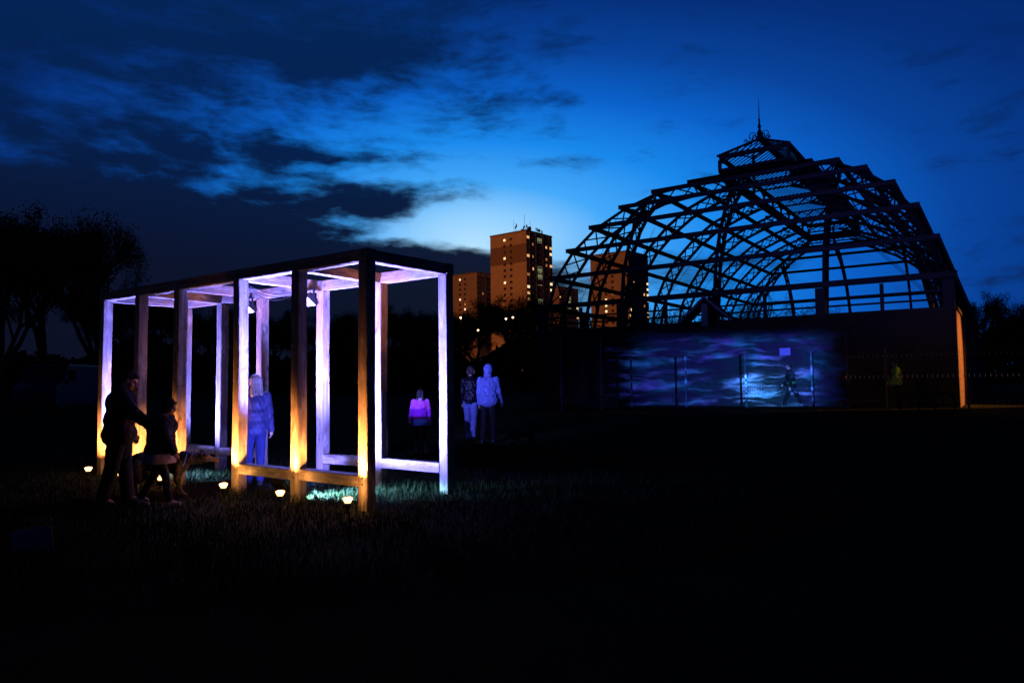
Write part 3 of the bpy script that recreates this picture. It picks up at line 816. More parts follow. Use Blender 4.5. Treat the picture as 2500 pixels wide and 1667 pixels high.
L4 = {(3, 'b0'), (5, 'b0'), (4, 'b1'), (4, 'b3'), (5, 'b3'), (6, 'b3'), (6, 'b2'), (7, 'b3'), (7, 'a0'), (8, 'a0'), (9, 'a0'), (9, 'b0'), (10, 'b0'), (11, 'b0'), (12, 'b0'), (10, 'b3'), (12, 'b3'), (9, 'b3')}
tower('brown tower block seen through the ribs of the glasshouse', (54.8, 330), 62.0, 21, 4, L4, True)

# ------------------------------------------------------------------ trees
M['bark'] = mat('bark', (.030, .022, .016), (.018, .013, .010), 6, .95, .6)
M['leaf'] = mat('dark_foliage', (.020, .026, .010), (.034, .030, .013), 1.5, .9, spec=.1)
def tree_meshes(seed, H, spread, leaves, leaf_size, levels=5):
    rnd = random.Random(seed); br = MB(); tips = []
    def grow(p, d, L, r, lev):
        n = 3; pts = [p]; q = p
        for i in range(n):
            d = (d+Vector((rnd.uniform(-.18, .18), rnd.uniform(-.18, .18), rnd.uniform(-.03, .12)))).normalized(); q = q+d*L/n; pts.append(q)
        br.tube(pts, [r*(1-.4*i/n) for i in range(n+1)], 6 if lev < 2 else 4, False)
        if lev >= 2: tips.extend(pts[1:])
        if lev < levels:
            kids = 3 if lev < 3 else 2
            for k in range(kids+(1 if rnd.random() < .5 else 0)):
                a = rnd.uniform(0, 2*math.pi); tilt = rnd.uniform(.35, .95)*spread
                s = d.orthogonal().normalized(); s = Matrix.Rotation(a, 3, d)@s
                nd = (d*math.cos(tilt)+s*math.sin(tilt)+Vector((0, 0, .12))).normalized()
                grow(pts[rnd.choice((2, 3, 3))], nd, L*rnd.uniform(.62, .8), r*.56, lev+1)
    grow(Vector((0, 0, -.2)), Vector((0, 0, 1)), H*.30, H*.022, 0)
    zmax = max(p.z for p in tips); sc = H/zmax
    br.v = [(x*sc, y*sc, z*sc) for x, y, z in br.v]
    trunk = br.mesh('trunk', M['bark'])
    n = len(tips); T = np.array([tuple(p*sc) for p in tips])
    idx = RNG.integers(0, n, leaves); c = T[idx]+RNG.normal(0, .022*H, (leaves, 3)); nrm = RNG.normal(0, 1, (leaves, 3))
    nrm /= np.linalg.norm(nrm, axis=1)[:, None]; a = np.cross(nrm, RNG.normal(0, 1, (leaves, 3))); a /= np.linalg.norm(a, axis=1)[:, None]; b = np.cross(nrm, a)
    s = (RNG.uniform(.5, 1.2, leaves)*leaf_size)[:, None]
    V = np.stack([c-a*s, c+b*s*.55, c+a*s, c-b*s*.55], 1).reshape(-1, 3)
    me = bpy.data.meshes.new('crown'); me.from_pydata(V.tolist(), [], (np.arange(leaves)[:, None]*4+np.arange(4)).tolist()); me.materials.append(M['leaf'])
    return trunk, me
TP = [tree_meshes(21, 10, 1.0, 20000, .07), tree_meshes(34, 10, .9, 22000, .075), tree_meshes(55, 10, 1.1, 900, .09, 6)]
_left = ['big dark tree against the dusk sky, farthest left', 'dark round tree left of the timber frame, second from the left edge', 'dark tree with a ragged edge, nearest the timber frame on the left']
def tree(kind, px, dist, top_px, label, group, sw=1.0):
    x = (px-1250)/1735.4*dist; hz = 933.7-(px-1250)*.0127
    h = (hz-top_px)/1735.4*dist+1.43-.3
    t = thing('tree', label, 'tree', (x, dist, float(gz(x, dist))-.05), random.uniform(0, 6.28), group)
    for nm, me in zip(('trunk', 'crown'), TP[kind]): link(nm, me, t)
    s = h/10; t.scale = (s*sw, s*sw, s); return t
tree(0, 15, 34, 520, _left[0], 'trees on the left', .95); tree(1, 120, 37, 500, _left[1], 'trees on the left', .8); tree(0, 225, 40, 515, _left[2], 'trees on the left', .8)
tl = [(285, 690), (345, 705), (425, 735), (500, 745), (585, 760), (655, 750), (745, 740), (830, 765), (905, 770), (965, 735), (1020, 745), (1075, 765), (1125, 752), (1170, 735)]
TLL = ['dark tree behind the far left end of the frame']*0+[
 'tallest dark tree of the low line, behind the leftmost bay of the frame', 'dark tree of the low line just right of the second frame post', 'dark tree seen behind the third near post of the frame',
 'dark tree seen left of the doorway of the frame', 'dark tree seen behind the fourth near post', 'dark tree seen above the blonde woman', 'dark tree seen right of the fifth near post of the frame',
 'dark low tree seen left of the near corner post', 'lowest dark tree seen just behind the near corner post', 'dark tree seen through the right bay, left one', 'dark tree seen through the right bay, right one',
 'dark low tree directly behind the right corner post', 'dark tree at the foot of the left tower block', 'dark tree between the left tower and the tallest tower']
for i, (px, ty) in enumerate(tl):
    tree(i % 2, px, 92+((i*37) % 23), ty+6, TLL[i], 'tree line behind the frame', 1.15)
tree(1, 1245, 100, 722, 'dark bushy tree in front of the tallest tower block, left one of two', 'trees below the towers', 1.0)
tree(0, 1290, 96, 712, 'dark rounded tree in front of the tallest tower block, right one of two', 'trees below the towers', .9)
for i, (px, ty) in enumerate(((1350, 790), (1410, 800))): tree(i % 2, px, 104, ty, ('low dark tree beside the left end of the glasshouse', 'low dark tree behind the left corner of the glasshouse')[i], 'low trees by the glasshouse', 1.1)
bare = [(1690, 715, 'bare thin tree showing through the middle of the glasshouse'), (1860, 690, 'bare spreading tree showing through the glasshouse right of its middle'), (1790, 735, 'low bare tree between two bare trees behind the glasshouse'), (1620, 740, 'low bare tree behind the glasshouse next to the tower block'), (1945, 715, 'bare tree behind the glasshouse, rightmost of the bare ones')]
for px, ty, lb in bare: tree(2, px, 96, ty, lb, 'bare trees behind the glasshouse', 1.1)
tree(1, 2405, 62, 708, 'dark tree just right of the glasshouse', 'trees on the right', .75); tree(0, 2500, 60, 730, 'dark tree at the right edge of the picture', 'trees on the right', .9); tree(0, 2452, 66, 755, 'lower dark tree between two trees right of the glasshouse', 'trees on the right', .9)
def wood():
    mb = MB(); n = 30000
    ang = RNG.uniform(-.80, .80, n); dist = RNG.uniform(112, 150, n)
    x = np.tan(ang)*dist; hgt = 7.5+1.6*np.sin(ang*23)+1.2*np.sin(ang*51+1)
    z = RNG.uniform(0, 1, n)**.8*hgt
    c = np.stack([x, dist, z], 1)+RNG.normal(0, .3, (n, 3)); a = RNG.normal(0, 1, (n, 3)); a /= np.linalg.norm(a, axis=1)[:, None]; b = np.cross(a, RNG.normal(0, 1, (n, 3))); b /= np.linalg.norm(b, axis=1)[:, None]
    s = RNG.uniform(.5, 1.1, n)[:, None]
    V = np.stack([c-a*s, c+b*s*.7, c+a*s, c-b*s*.7], 1).reshape(-1, 3)
    me = bpy.data.meshes.new('far_wood'); me.from_pydata(V.tolist(), [], (np.arange(n)[:, None]*4+np.arange(4)).tolist()); me.materials.append(M['leaf'])
    tag(link('far_wood', me), 'dark far wood along the horizon', 'wood', kind='stuff')
wood()
# street lamps glimmering among the far trees
M['lamp_glass'] = glow('street_lamp_glass', (1.0, .66, .28), 18)
lamp0 = None
for px, py, dist, lb in ((1168, 807, 84, 'tiny glowing street lamp low in the trees under the smaller left tower'), (1253, 777, 88, 'tiny glowing street lamp below the tallest tower, right of a pair'), (1236, 780, 86, 'tiny glowing street lamp below the tallest tower, left of a pair'), (1126, 776, 88, 'tiny glowing street lamp beside the foot of the left tower')):
    x = (px-1250)/1735.4*dist; z = (935-py)/1735.4*dist+1.43
    if lamp0 is None:
        t = thing('street_lamp', lb, 'street lamp', (x, dist, .3), 0, 'street lamps in the far trees')
        MB().lathe([(.09, 0), (.06, 1.0), (.045, 7.4)], 8).put('lamp_post', M['black_metal'], t)
        MB().bar((0, 0, 7.35), (0, -.5, 7.5), .05).put('arm', M['black_metal'], t)
        MB().ell((0, -.62, 7.47), (.10, .16, .07)).put('lamp_head', M['lamp_glass'], t)
        lamp0 = t
    else: t = copy_tree(lamp0); t['label'] = lb; t.location = (x, dist, .3)
    t.scale = (1, 1, (z-.3)/7.47)

# ------------------------------------------------------------------ mesh fence in front of the glasshouse
M['fence_wire'] = mat('dull_wire', (.012, .012, .013), (.008, .008, .009), 20, .7); M['fence_glint'] = mat('glint_wire', (.75, .75, .76), (.62, .62, .63), 20, .5)  # second wire colour is much paler, to paint the glints on the folds
def fence():
    S0, S1, T = -13.0, 17.0, -2.2
    o = gpt(S0, T, 0); base = .31
    t = thing('mesh_fence', 'long welded mesh fence with folded rails in front of the glasshouse wall', 'fence', (o.x, o.y, base), GYAW)
    L = S1-S0; mb = MB()
    n = int(L/.06)
    zs = [(0.02, 0), (.28, 0), (.31, -.035), (.36, 0), (1.10, 0), (1.17, -.045), (1.24, 0), (1.84, 0), (1.885, -.035), (1.93, 0), (2.02, 0)]
    for k in range(n+1):
        x = k*.06
        for (a, oa), (b, ob) in zip(zs, zs[1:]): mb.bar((x, oa, a), (x, ob, b), .004)
    for z in (.10, .45, .65, .85, 1.05, 1.30, 1.5, 1.7, 2.0): mb.bar((0, .006, z), (L, .006, z), .004)
    o = mb.put('wire_mesh', M['fence_wire'], t); o['kind'] = 'stuff'
    fd = MB()  # pale dashes added along the folds as painted glints
    for k in range(int(L/.15)+1):
        x = k*.15+.03
        if x < 18.6: continue
        for z, h_, r_ in ((.31, .035, .008), (1.165, .10, .016), (1.885, .03, .010)): fd.bar((x, -.062, z-h_/2), (x, -.062, z+h_/2), r_, .006)
    o = fd.put('fold_glint', M['fence_glint'], t); o['kind'] = 'stuff'
    pm = None
    for k in range(13):
        x = .35+k*(L-.7)/12
        if pm is None: pm = MB().box((0, .045, 1.03), (.06, .05, 2.2)).put('post', M['fence_post'], t, (x, 0, 0))
        else:
            c = pm.copy(); COL.objects.link(c); c.parent = t; c.location.x = x
fence()
pole0 = None
for (s_, t_, hgt, lb) in (((3.4, 27.3), 0, 2.75, 'thin pole standing at the left side of the blue projection'), ((12.85, 27.3), 0, 2.95, 'thin pole standing at the right side of the blue projection'),
                          ((15.3, 27.0), 0, 3.0, 'thin pole beside the guard in the lime vest'), ((1.89, 27.6), 0, 2.8, 'thin faint pole farthest left in front of the glasshouse'),
                          ((16.4, 22.6), 0, 2.1, 'thin pole on the grass right of the orange brick wall')):
    x, y = s_
    if pole0 is None:
        t = thing('marker_pole', lb, 'pole', (x, y, .31), 0, 'thin poles round the projection')
        MB().lathe([(.05, 0), (.05, .02), (.022, .04), (.022, 1.0)], 8).put('pole', M['galv'], t)
        MB().box((0, 0, .30), (.10, .07, .16), GYAW).put('clamp', M['galv'], t); MB().lathe([(.16, 0.003), (.15, .012)], 12).put('base_plate', M['black_metal'], t)
        pole0 = t
    else: t = copy_tree(pole0); t['label'] = lb; t.location = (x, y, .31)
    t.scale = (1, 1, hgt)
def equipment():
    p = gpt(-4.05, -2.9, .31)
    t = thing('equipment_case', 'low black equipment case on the ground at the left foot of the projection', 'case', tuple(p), GYAW)
    MB().box((0, 0, .20), (1.55, .55, .36)).put('case_body', M['black_plastic'], t, bevel=.015)
    MB().box((0, 0, .435), (1.57, .57, .10)).put('lid', M['black_plastic'], t, bevel=.015)
    for x in (-.5, .5): MB().box((x, -.285, .37), (.10, .02, .09)).put('latch', M['galv'], t)
    for x in (-.65, .65): MB().box((x, 0, .011), (.08, .45, .022)).put('foot', M['black_plastic'], t)
equipment()

# ------------------------------------------------------------------ people
def human(name, label, loc, rotz, height, wear, pose, group=None, vox=.011):
    """wear: dict of materials and options; pose: dict of joint angles in degrees. Faces +Y locally."""
    t = thing('person', label, 'person', loc, rotz, group)
    k = height/1.75; ln = R(pose.get('lean', 3)); tw = R(pose.get('twist', 0))
    up = Vector((0, math.sin(ln), math.cos(ln))); fw = Vector((0, math.cos(ln), -math.sin(ln)))
    def seg(a): return Vector((0, math.sin(R(a)), -math.cos(R(a))))
    P = Vector((0, 0, .94)); J = {}
    for s, nm in ((-1, 'L'), (1, 'R')):
        a, b = pose.get('leg'+nm, (0, 0)); h = P+Vector((s*.088, 0, -.02)); kn = h+seg(a)*.43; an = kn+seg(a-b)*.40
        J[nm] = [h, kn, an, a-b]
    dz = .085-min(J['L'][2].z, J['R'][2].z)
    P = P+Vector((0, 0, dz))
    for nm in 'LR': J[nm] = [q+Vector((0, 0, dz)) for q in J[nm][:3]]+[J[nm][3]]
    ch = P+up*.36; nk = P+up*.53
    hp = R(pose.get('head', 8)); hy = R(pose.get('yaw', 0))
    HM = Matrix.Rotation(-hy, 3, 'Z')@Matrix.Rotation(-ln*.4-hp, 3, 'X')
    hb = nk+up*.045; hc = hb+HM@Vector((0, .022, .125))
    arms = {}
    for s, nm in ((-1, 'L'), (1, 'R')):
        f, o, e = pose.get('arm'+nm, (4, 7, 14)); sh = P+up*.485+Vector((s*.175, 0, 0))
        d1 = Matrix.Rotation(R(-s*o), 3, 'Y')@Vector((0, math.sin(R(f)), -math.cos(R(f))))
        el = sh+d1*.285; d2 = Matrix.Rotation(R(-s*o*.5), 3, 'Y')@Vector((0, math.sin(R(f+e)), -math.cos(R(f+e)))); wr = el+d2*.25
        arms[nm] = (sh, el, wr, d2)
    def sc(mb): mb.v = [(x*k, y*k, z*k) for x, y, z in mb.v]; return mb
    T3 = Matrix.Rotation(-ln, 3, 'X')
    # body: one continuous skin
    b = MB()
    b.ell(P+up*.04, (.150, .105, .12), T3); b.ell(P+up*.20, (.130, .09, .14), T3); b.ell(ch+up*.02, (.150, .10, .16), T3)
    b.cap(nk-up*.04, hb+HM@Vector((0, .01, .06)), .058, .052)
    b.ell(hc+HM@Vector((0, -.012, .025)), (.076, .096, .098), HM); b.ell(hc+HM@Vector((0, .040, -.045)), (.054, .052, .066), HM)
    b.cap(hc+HM@Vector((0, .085, .012)), hc+HM@Vector((0, .108, -.022)), .010, .016, 8)
    b.ell(hc+HM@Vector((0, .082, .026)), (.05, .018, .012), HM); b.ell(hc+HM@Vector((0, .083, -.058)), (.024, .013, .010), HM); b.ell(hc+HM@Vector((0, .078, -.092)), (.024, .018, .018), HM)
    for s in (-1, 1): b.ell(hc+HM@Vector((s*.078, -.008, -.01)), (.011, .02, .032), HM); b.ell(hc+HM@Vector((s*.05, .055, -.022)), (.022, .024, .02), HM)
    for s, nm in ((-1, 'L'), (1, 'R')):
        h, kn, an, sa = J[nm]; b.cap(h, kn, .078, .052); b.cap(kn, an, .05, .036); b.cap(an, an+Vector((0, .10, -.045)), .035, .03)
        sh, el, wr, d2 = arms[nm]; b.cap(sh, el, .048, .038); b.cap(el, wr, .038, .027)
        sd = Vector((1, 0, 0)); pl = wr+d2*.055
        bk = d2.cross(sd).normalized()
        b.cap(wr, wr+d2*.085, .026, .030)
        for q, (off, ln_) in enumerate(((-.030, .060), (-.010, .075), (.010, .070), (.030, .055))):
            r0 = wr+d2*.085+bk*off; r1 = r0+d2*ln_*.6+sd*(-s)*.012; r2 = r1+d2*ln_*.35+sd*(-s)*.028
            b.cap(r0, r1, .0095, .009, 8); b.cap(r1, r2, .009, .008, 8)
        th0 = wr+d2*.03+bk*-.03; th1 = th0+d2*.04+bk*-.025+sd*(-s)*.012; th2 = th1+d2*.035+sd*(-s)*.012
        b.cap(th0, th1, .012, .011, 8); b.cap(th1, th2, .011, .009, 8)
    remesh(sc(b), 'body', .009*k, [M['skin']], t, 2)
    for s in (-1, 1): sc(MB().ell(hc+HM@Vector((s*.030, .083, .004)), (.010, .008, .007), HM, 8, 6)).put('eye', M['eye'], t, smooth=True)
    # trousers
    tr = MB(); tr.ell(P+Vector((0, 0, -.0)), (.168, .122, .12)); lw = wear.get('leg', 1.0)
    for nm in 'LR':
        h, kn, an, sa = J[nm]; tr.cap(h, kn, .094*lw, .070*lw); tr.cap(kn, an+(an-kn).normalized()*-.02, .068*lw, .062*lw)
    remesh(sc(tr), 'trousers', vox*k, [wear['trousers']], t, 2, lambda c: .004*np.sin(c[:, 2]*46+c[:, 0]*30)*np.sin(c[:, 2]*17+2)-.006*np.maximum(0, np.sin(c[:, 2]*33+c[:, 0]*40+3*np.sin(c[:, 1]*25)))**4)
    for nm in 'LR':
        h, kn, an, sa = J[nm]; tilt = R(min(0, sa)*.8); Rf = Matrix.Rotation(tilt, 3, 'X')
        f = MB(); f.cap(an+Rf@Vector((0, -.035, -.045)), an+Rf@Vector((0, .06, -.045)), .044, .042); f.cap(an+Rf@Vector((0, .06, -.045)), an+Rf@Vector((0, .145, -.052)), .042, .034); f.cap(an+Vector((0, 0, .02)), an+Rf@Vector((0, 0, -.03)), .05, .047)
        remesh(sc(f), 'shoe', vox*k, [wear.get('shoes', M['black_plastic'])], t, 2)
    # jacket
    j = MB(); bl = wear.get('bulk', 1.0); hem = wear.get('hem', -.06)
    j.ell(ch+up*.02, (.192*bl, .140*bl, .19), T3); j.ell(P+up*.17, (.182*bl, .140*bl, .20), T3); j.ell(P+up*(.17+hem)*.5, (.186*bl, .142*bl, .17), T3)
    if hem < -.08: j.ell(P+up*(hem+.12), (.190*bl, .150*bl, .16), T3)
    j.cap(nk-up*.09, nk+up*.015, .085, .070)
    if not wear.get('vest'):
        for s, nm in ((-1, 'L'), (1, 'R')):
            sh, el, wr, d2 = arms[nm]; j.cap(sh, el, .074*bl, .060*bl); j.cap(el, wr+d2*.01, .060*bl, .048*bl)
    else:
        for s, nm in ((-1, 'L'), (1, 'R')): j.ell(arms[nm][0], (.062,)*3)
    zs = wear.get('slices')
    quilt = wear.get('quilt', 0)
    def dsp(c):
        q = .0055*np.sin(c[:, 2]*38/k+9*np.sin(c[:, 0]*11/k))*np.sin(c[:, 0]*27/k+c[:, 1]*31/k)
        q = q-.0060*np.maximum(0, np.sin(c[:, 2]*22/k+c[:, 0]*16/k+4*np.sin(c[:, 1]*13/k)+3*np.sin(c[:, 0]*21/k)))**4-.0045*np.maximum(0, np.sin(c[:, 2]*31/k-c[:, 0]*24/k+5*np.sin(c[:, 2]*7/k)))**6
        return k*(q+(quilt*np.abs(np.sin(c[:, 2]*math.pi/.085/k)) if quilt else 0))
    mf = None
    if zs:
        zz = [z*k for z in zs[0]]; mf = lambda c: np.sum(np.stack([c[:, 2] < z for z in zz]), 0)
    remesh(sc(j), 'jacket', vox*k, zs[1] if zs else [wear['jacket']], t, 2, dsp, mf)
    if wear.get('vest'):
        for nm in 'LR':
            sh, el, wr, d2 = arms[nm]; a = MB(); a.cap(sh, el, .060, .052); a.cap(el, wr, .052, .042); remesh(sc(a), 'sleeve', vox*k, [wear['vest']], t, 2)
    if wear.get('skirt'):
        m_, z0, z1 = wear['skirt']; q = MB(); kk = max(1, bl); q.lathe([(.19, z0), (.192, z0+.02), (.17, z1)], 22); q.v = [(x*1.02*kk, y*.84*kk, z) for x, y, z in q.v]; sc(q).put('skirt', m_, t, smooth=True)
    if wear.get('collar'):
        q = MB()
        for a in np.linspace(0, 2*math.pi, 10)[:-1]: q.ell(nk+up*.03+Vector((.072*math.cos(a), .068*math.sin(a), 0)), (.036, .036, .040))
        remesh(sc(q), 'collar', vox*k, [wear['collar']], t, 1, lambda c: .006*np.sin(c[:, 0]*160)*np.sin(c[:, 2]*150))
    if wear.get('hood') and wear.get('hood_up', True):
        q = MB(); q.ell(hc+HM@Vector((0, -.030, .020)), (.108, .112, .135), HM); q.ell(nk+up*.05-fw*.04, (.098, .088, .085), T3); q.ell(hc+HM@Vector((0, -.055, .085)), (.07, .08, .06), HM)
        remesh(sc(q), 'hood', vox*k, [wear['hood']], t, 2, lambda c: .003*np.sin(c[:, 2]*60+c[:, 0]*50))
    elif wear.get('hood'):
        q = MB()
        for a in np.linspace(-.2, math.pi+.2, 9): q.ell(nk+up*.0+Vector((.10*math.cos(a), -.085*math.sin(a)-.01, -.01)), (.05, .05, .055))
        remesh(sc(q), 'hood', vox*k, [wear['hood']], t, 2)
    if wear.get('hair'):
        q = MB(); L = wear.get('hair_len', .0)
        q.ell(hc+HM@Vector((0, -.030, .040)), (.088, .096, .096), HM)
        q.ell(hc+HM@Vector((0, .030, .085)), (.066, .055, .038), HM)
        if L:
            n = 6
            for i in range(n+1):
                f = i/n
                for x in (-.055, 0, .055): q.ell(hc+HM@Vector((x*(1+.25*f), -.075-.02*f, .03))-up*L*f*1.0+Vector((0, -.012*f, 0)), (.040, .032, .05))
        remesh(sc(q), 'hair', .008*k, [wear['hair']], t, 1, lambda c: k*.004*np.sin(c[:, 0]*190/k+6*np.sin(c[:, 2]*20/k)))
    for (z0, z1, m_, rx, ry) in wear.get('bands', ()):
        q = MB(); n = 26; vs = []
        cz = (z0+z1)/2
        ctr = P+up*((cz-P.z)/max(.2, up.z))
        q.lathe([(1, z0-cz), (1.015, z0-cz+.004), (1.015, z1-cz-.004), (1, z1-cz)], n); q.v = [tuple(ctr+T3@Vector((x*rx, y*ry, z))) for x, y, z in q.v]
        sc(q).put('reflective_band', m_, t, smooth=False)
    return t, arms, k
C = {}
C['soot'] = cloth('soot_black_cloth', (.0016, .0016, .002)); C['black'] = cloth('black_cloth', (.0035, .0035, .004)); C['navy'] = cloth('navy_cloth', (.004, .005, .010)); C['dgrey'] = cloth('dark_grey_cloth', (.005, .005, .006))
C['grey_hair'] = mat('dark_grey_hair', (.03, .026, .024), (.02, .017, .016), 30, .6); C['blond'] = mat('blond_hair', (.16, .14, .12), (.08, .065, .055), 40, .45, stretch=(3, 3, .4))
C['brown_hair'] = mat('brown_hair', (.06, .035, .022), (.03, .018, .012), 40, .5, stretch=(3, 3, .4)); C['dark_hair'] = mat('dark_hair', (.018, .012, .010), (.012, .009, .008), 40, .5, stretch=(3, 3, .4))
C['blue_jacket'] = cloth('blue_padded_jacket', (.012, .015, .060), None, .6); C['scarf'] = cloth('grey_lining', (.06, .058, .06)); C['jeans'] = cloth('blue_jeans', (.005, .009, .058))
C['pink'] = cloth('pink_cloth', (.75, .11, .48)); C['purple'] = cloth('purple_cloth', (.36, .02, .42)); C['plum'] = cloth('plum_cloth', (.08, .006, .06)); C['white_fur'] = cloth('white_fur', (.5, .47, .46)); C['denim'] = cloth('denim_cloth', (.05, .09, .2))
C['hoodie'] = cloth('pale_grey_hoodie', (.15, .19, .40)); C['pale'] = cloth('pale_trousers', (.14, .17, .34)); C['vest'] = cloth('black_quilted_vest', (.006, .006, .009), None, .4)
C['hem'] = cloth('pale_hem', (.34, .24, .22)); C['shoe_pale'] = cloth('pale_shoe', (.45, .40, .36)); C['lime_band'] = cloth('lime_band', (.10, .20, .015)); C['lime'] = cloth('lime_hi_vis', (.40, .80, .05)); C['silver'] = mat('silver_tape', (.12, .12, .125), (.08, .08, .083), 30, .4)

human('person', 'man in black walking past the timber frame with his head bowed', (-4.86, 8.80, float(gz(-4.86, 8.8))), R(-68), 1.66,
      dict(trousers=C['black'], jacket=C['black'], hair=C['grey_hair'], bulk=1.36, hem=-.16, leg=1.3), dict(lean=4, head=30, yaw=10, legL=(10, 5), legR=(-8, 6), armL=(2, 8, 20), armR=(34, 10, 16)))
human('person', 'child in a dark hooded coat with a pale hem walking beside the dog', (-4.30, 8.70, float(gz(-4.3, 8.7))), R(-80), 1.30,
      dict(trousers=C['dgrey'], jacket=C['navy'], hood=C['navy'], hair=C['dark_hair'], bulk=1.55, hem=-.13, shoes=C['shoe_pale'], skirt=(C['hem'], .69, .88)), dict(lean=8, head=16, legL=(-14, 16), legR=(16, 6), armL=(2, 6, 12), armR=(14, 6, 16)))
human('person', 'woman with long blonde hair in a blue jacket standing inside the timber frame', (-3.78, 10.46, float(gz(-3.7, 10.4))), R(14), 1.60,
      dict(trousers=C['jeans'], jacket=C['blue_jacket'], hair=C['blond'], hair_len=.22, collar=C['scarf'], bulk=1.0, hem=-.14, quilt=.0025, shoes=C['black']), dict(lean=0, head=0, yaw=-25, legL=(3, 2), legR=(-3, 2), armL=(6, 8, 20), armR=(-4, 10, 8)))
human('person', 'girl in a pink and purple banded jacket walking away behind the timber frame', (-1.87, 14.44, float(gz(-1.87, 14.4))), R(22), 1.29,
      dict(trousers=C['black'], jacket=C['pink'], slices=((1.22, 1.01), [C['pink'], C['purple'], C['plum']]), hair=C['dark_hair'], hair_len=.30, collar=C['white_fur'], bulk=1.16, hem=-.05, quilt=.004, skirt=(C['denim'], .76, .93)), dict(lean=2, head=5, yaw=20, legL=(14, 8), legR=(-14, 10), armL=(10, 10, 18), armR=(-8, 10, 10)))
human('person', 'person in a black quilted jacket and pale trousers walking away, left of the couple', (-.98, 16.60, float(gz(-1, 16.6))), R(-10), 1.72,
      dict(trousers=C['pale'], jacket=C['vest'], vest=C['vest'], hair=C['brown_hair'], hair_len=.06, bulk=1.08, quilt=.012, hem=-.04, leg=1.1), dict(lean=2, head=4, yaw=-30, legL=(8, 5), legR=(-8, 8), armL=(6, 8, 14), armR=(0, 6, 12)))
hm, harm, hk = human('person', 'man in a pale grey hoodie with the hood up, walking away with a small dog', (-.55, 16.07, float(gz(-.55, 16.07))), R(-14), 1.76,
      dict(trousers=C['black'], jacket=C['hoodie'], hood=C['hoodie'], bulk=1.20, hem=-.10), dict(lean=2, head=6, yaw=-25, legL=(-8, 6), legR=(10, 5), armL=(4, 9, 12), armR=(10, 10, 22)))
human('person', 'guard in a dark coat with a reflective waist band striding in front of the projection', (11.05, 28.18, .31), R(62), 1.80,
      dict(trousers=C['soot'], jacket=C['soot'], hair=C['dark_hair'], bulk=1.15, hem=-.12, bands=((.90, .99, C['lime_band'], .232, .182), (.93, .96, C['silver'], .236, .186))), dict(lean=6, head=6, legL=(26, 8), legR=(-26, 8), armL=(-8, 8, 14), armR=(16, 8, 30)))
human('person', 'guard in a lime yellow reflective vest standing left of the orange brick wall', (14.28, 26.44, .31), R(70), 1.78,
      dict(trousers=C['black'], jacket=C['lime'], hair=C['dark_hair'], bulk=1.15, hem=-.12, bands=((1.02, 1.07, C['silver'], .236, .186), (1.18, 1.23, C['silver'], .240, .185))), dict(lean=3, head=4, legL=(4, 3), legR=(-4, 3), armL=(8, 9, 25), armR=(10, 9, 30)))

# ------------------------------------------------------------------ dogs
def dog(label, loc, rotz, h, coat, pale, head_down=0, fluffy=.012):
    t = thing('dog', label, 'dog', loc, rotz); k = h/.54
    b = MB(); X = lambda x, y, z: Vector((x, y, z))
    b.ell(X(0, .20, .40), (.105, .17, .135)); b.ell(X(0, 0.0, .405), (.088, .22, .105)); b.ell(X(0, -.22, .42), (.090, .13, .115))
    hd = X(0, .52, .52-head_down)
    b.cap(X(0, .30, .46), hd-X(0, .05, .02), .090, .062)
    b.ell(hd, (.062, .085, .062)); b.cap(hd+X(0, .06, -.015), hd+X(0, .155, -.040), .038, .024)
    for s in (-1, 1):
        b.cap(hd+X(s*.045, -.02, .04), hd+X(s*.062, -.025, .095), .022, .008, 8)
        b.cap(X(s*.07, .24, .36), X(s*.072, .22, .21), .048, .030); b.cap(X(s*.072, .22, .21), X(s*.072, .25+s*.05, .04), .028, .022); b.ell(X(s*.072, .275+s*.05, .025), (.026, .042, .024))
        b.cap(X(s*.07, -.24, .40), X(s*.075, -.17-s*.03, .24), .072, .042); b.cap(X(s*.075, -.17-s*.03, .24), X(s*.075, -.31-s*.03, .17), .036, .026); b.cap(X(s*.075, -.31-s*.03, .17), X(s*.075, -.285-s*.03, .035), .024, .021); b.ell(X(s*.075, -.26-s*.03, .025), (.025, .042, .024))
    b.cap(X(0, -.34, .44), X(0, -.47, .33), .032, .038); b.cap(X(0, -.47, .33), X(0, -.56, .24), .038, .018)
    b.v = [(x*k, y*k, z*k) for x, y, z in b.v]
    def mf(c):
        y, z = c[:, 1]/k, c[:, 2]/k
        p = (z < .15) | ((y > .22) & (y < .40) & (z < .42+.3*(y-.22)) & (z > .20)) | ((y > .57) & (np.abs(c[:, 0]/k) < .05)) | ((y > .36) & (y < .43))
        return p.astype(int)
    remesh(b, 'body', .010*k, [coat, pale], t, 2, lambda c: k*fluffy*.4*(np.sin(c[:, 1]*150/k+8*np.sin(c[:, 2]*40/k))*np.sin(c[:, 2]*90/k)), mf)
    n = MB(); n.ell((hd+X(0, .182, -.036))*k, (.014*k, .012*k, .012*k), None, 8, 6); n.put('nose', M['eye'], t, smooth=True)
    for s in (-1, 1): MB().ell((hd+X(s*.042, .055, .018))*k, (.009*k,)*3, None, 8, 6).put('eye', M['eye'], t, smooth=True)
    q = MB()
    pts = [(X(.075*math.cos(a), .385+.02*math.sin(a), .475+.075*math.sin(a)))*k for a in np.linspace(0, 2*math.pi, 15)]
    q.tube(pts, .011*k, 6); q.put('dog_collar', M['steel_rust'], t, smooth=True)
    return t
fur_b = mat('black_dog_fur', (.010, .009, .008), (.016, .013, .011), 40, .8); fur_p = mat('pale_dog_fur', (.06, .045, .034), (.035, .027, .02), 40, .85)
fur_w = mat('white_dog_fur', (.018, .018, .022), (.012, .012, .015), 40, .85)
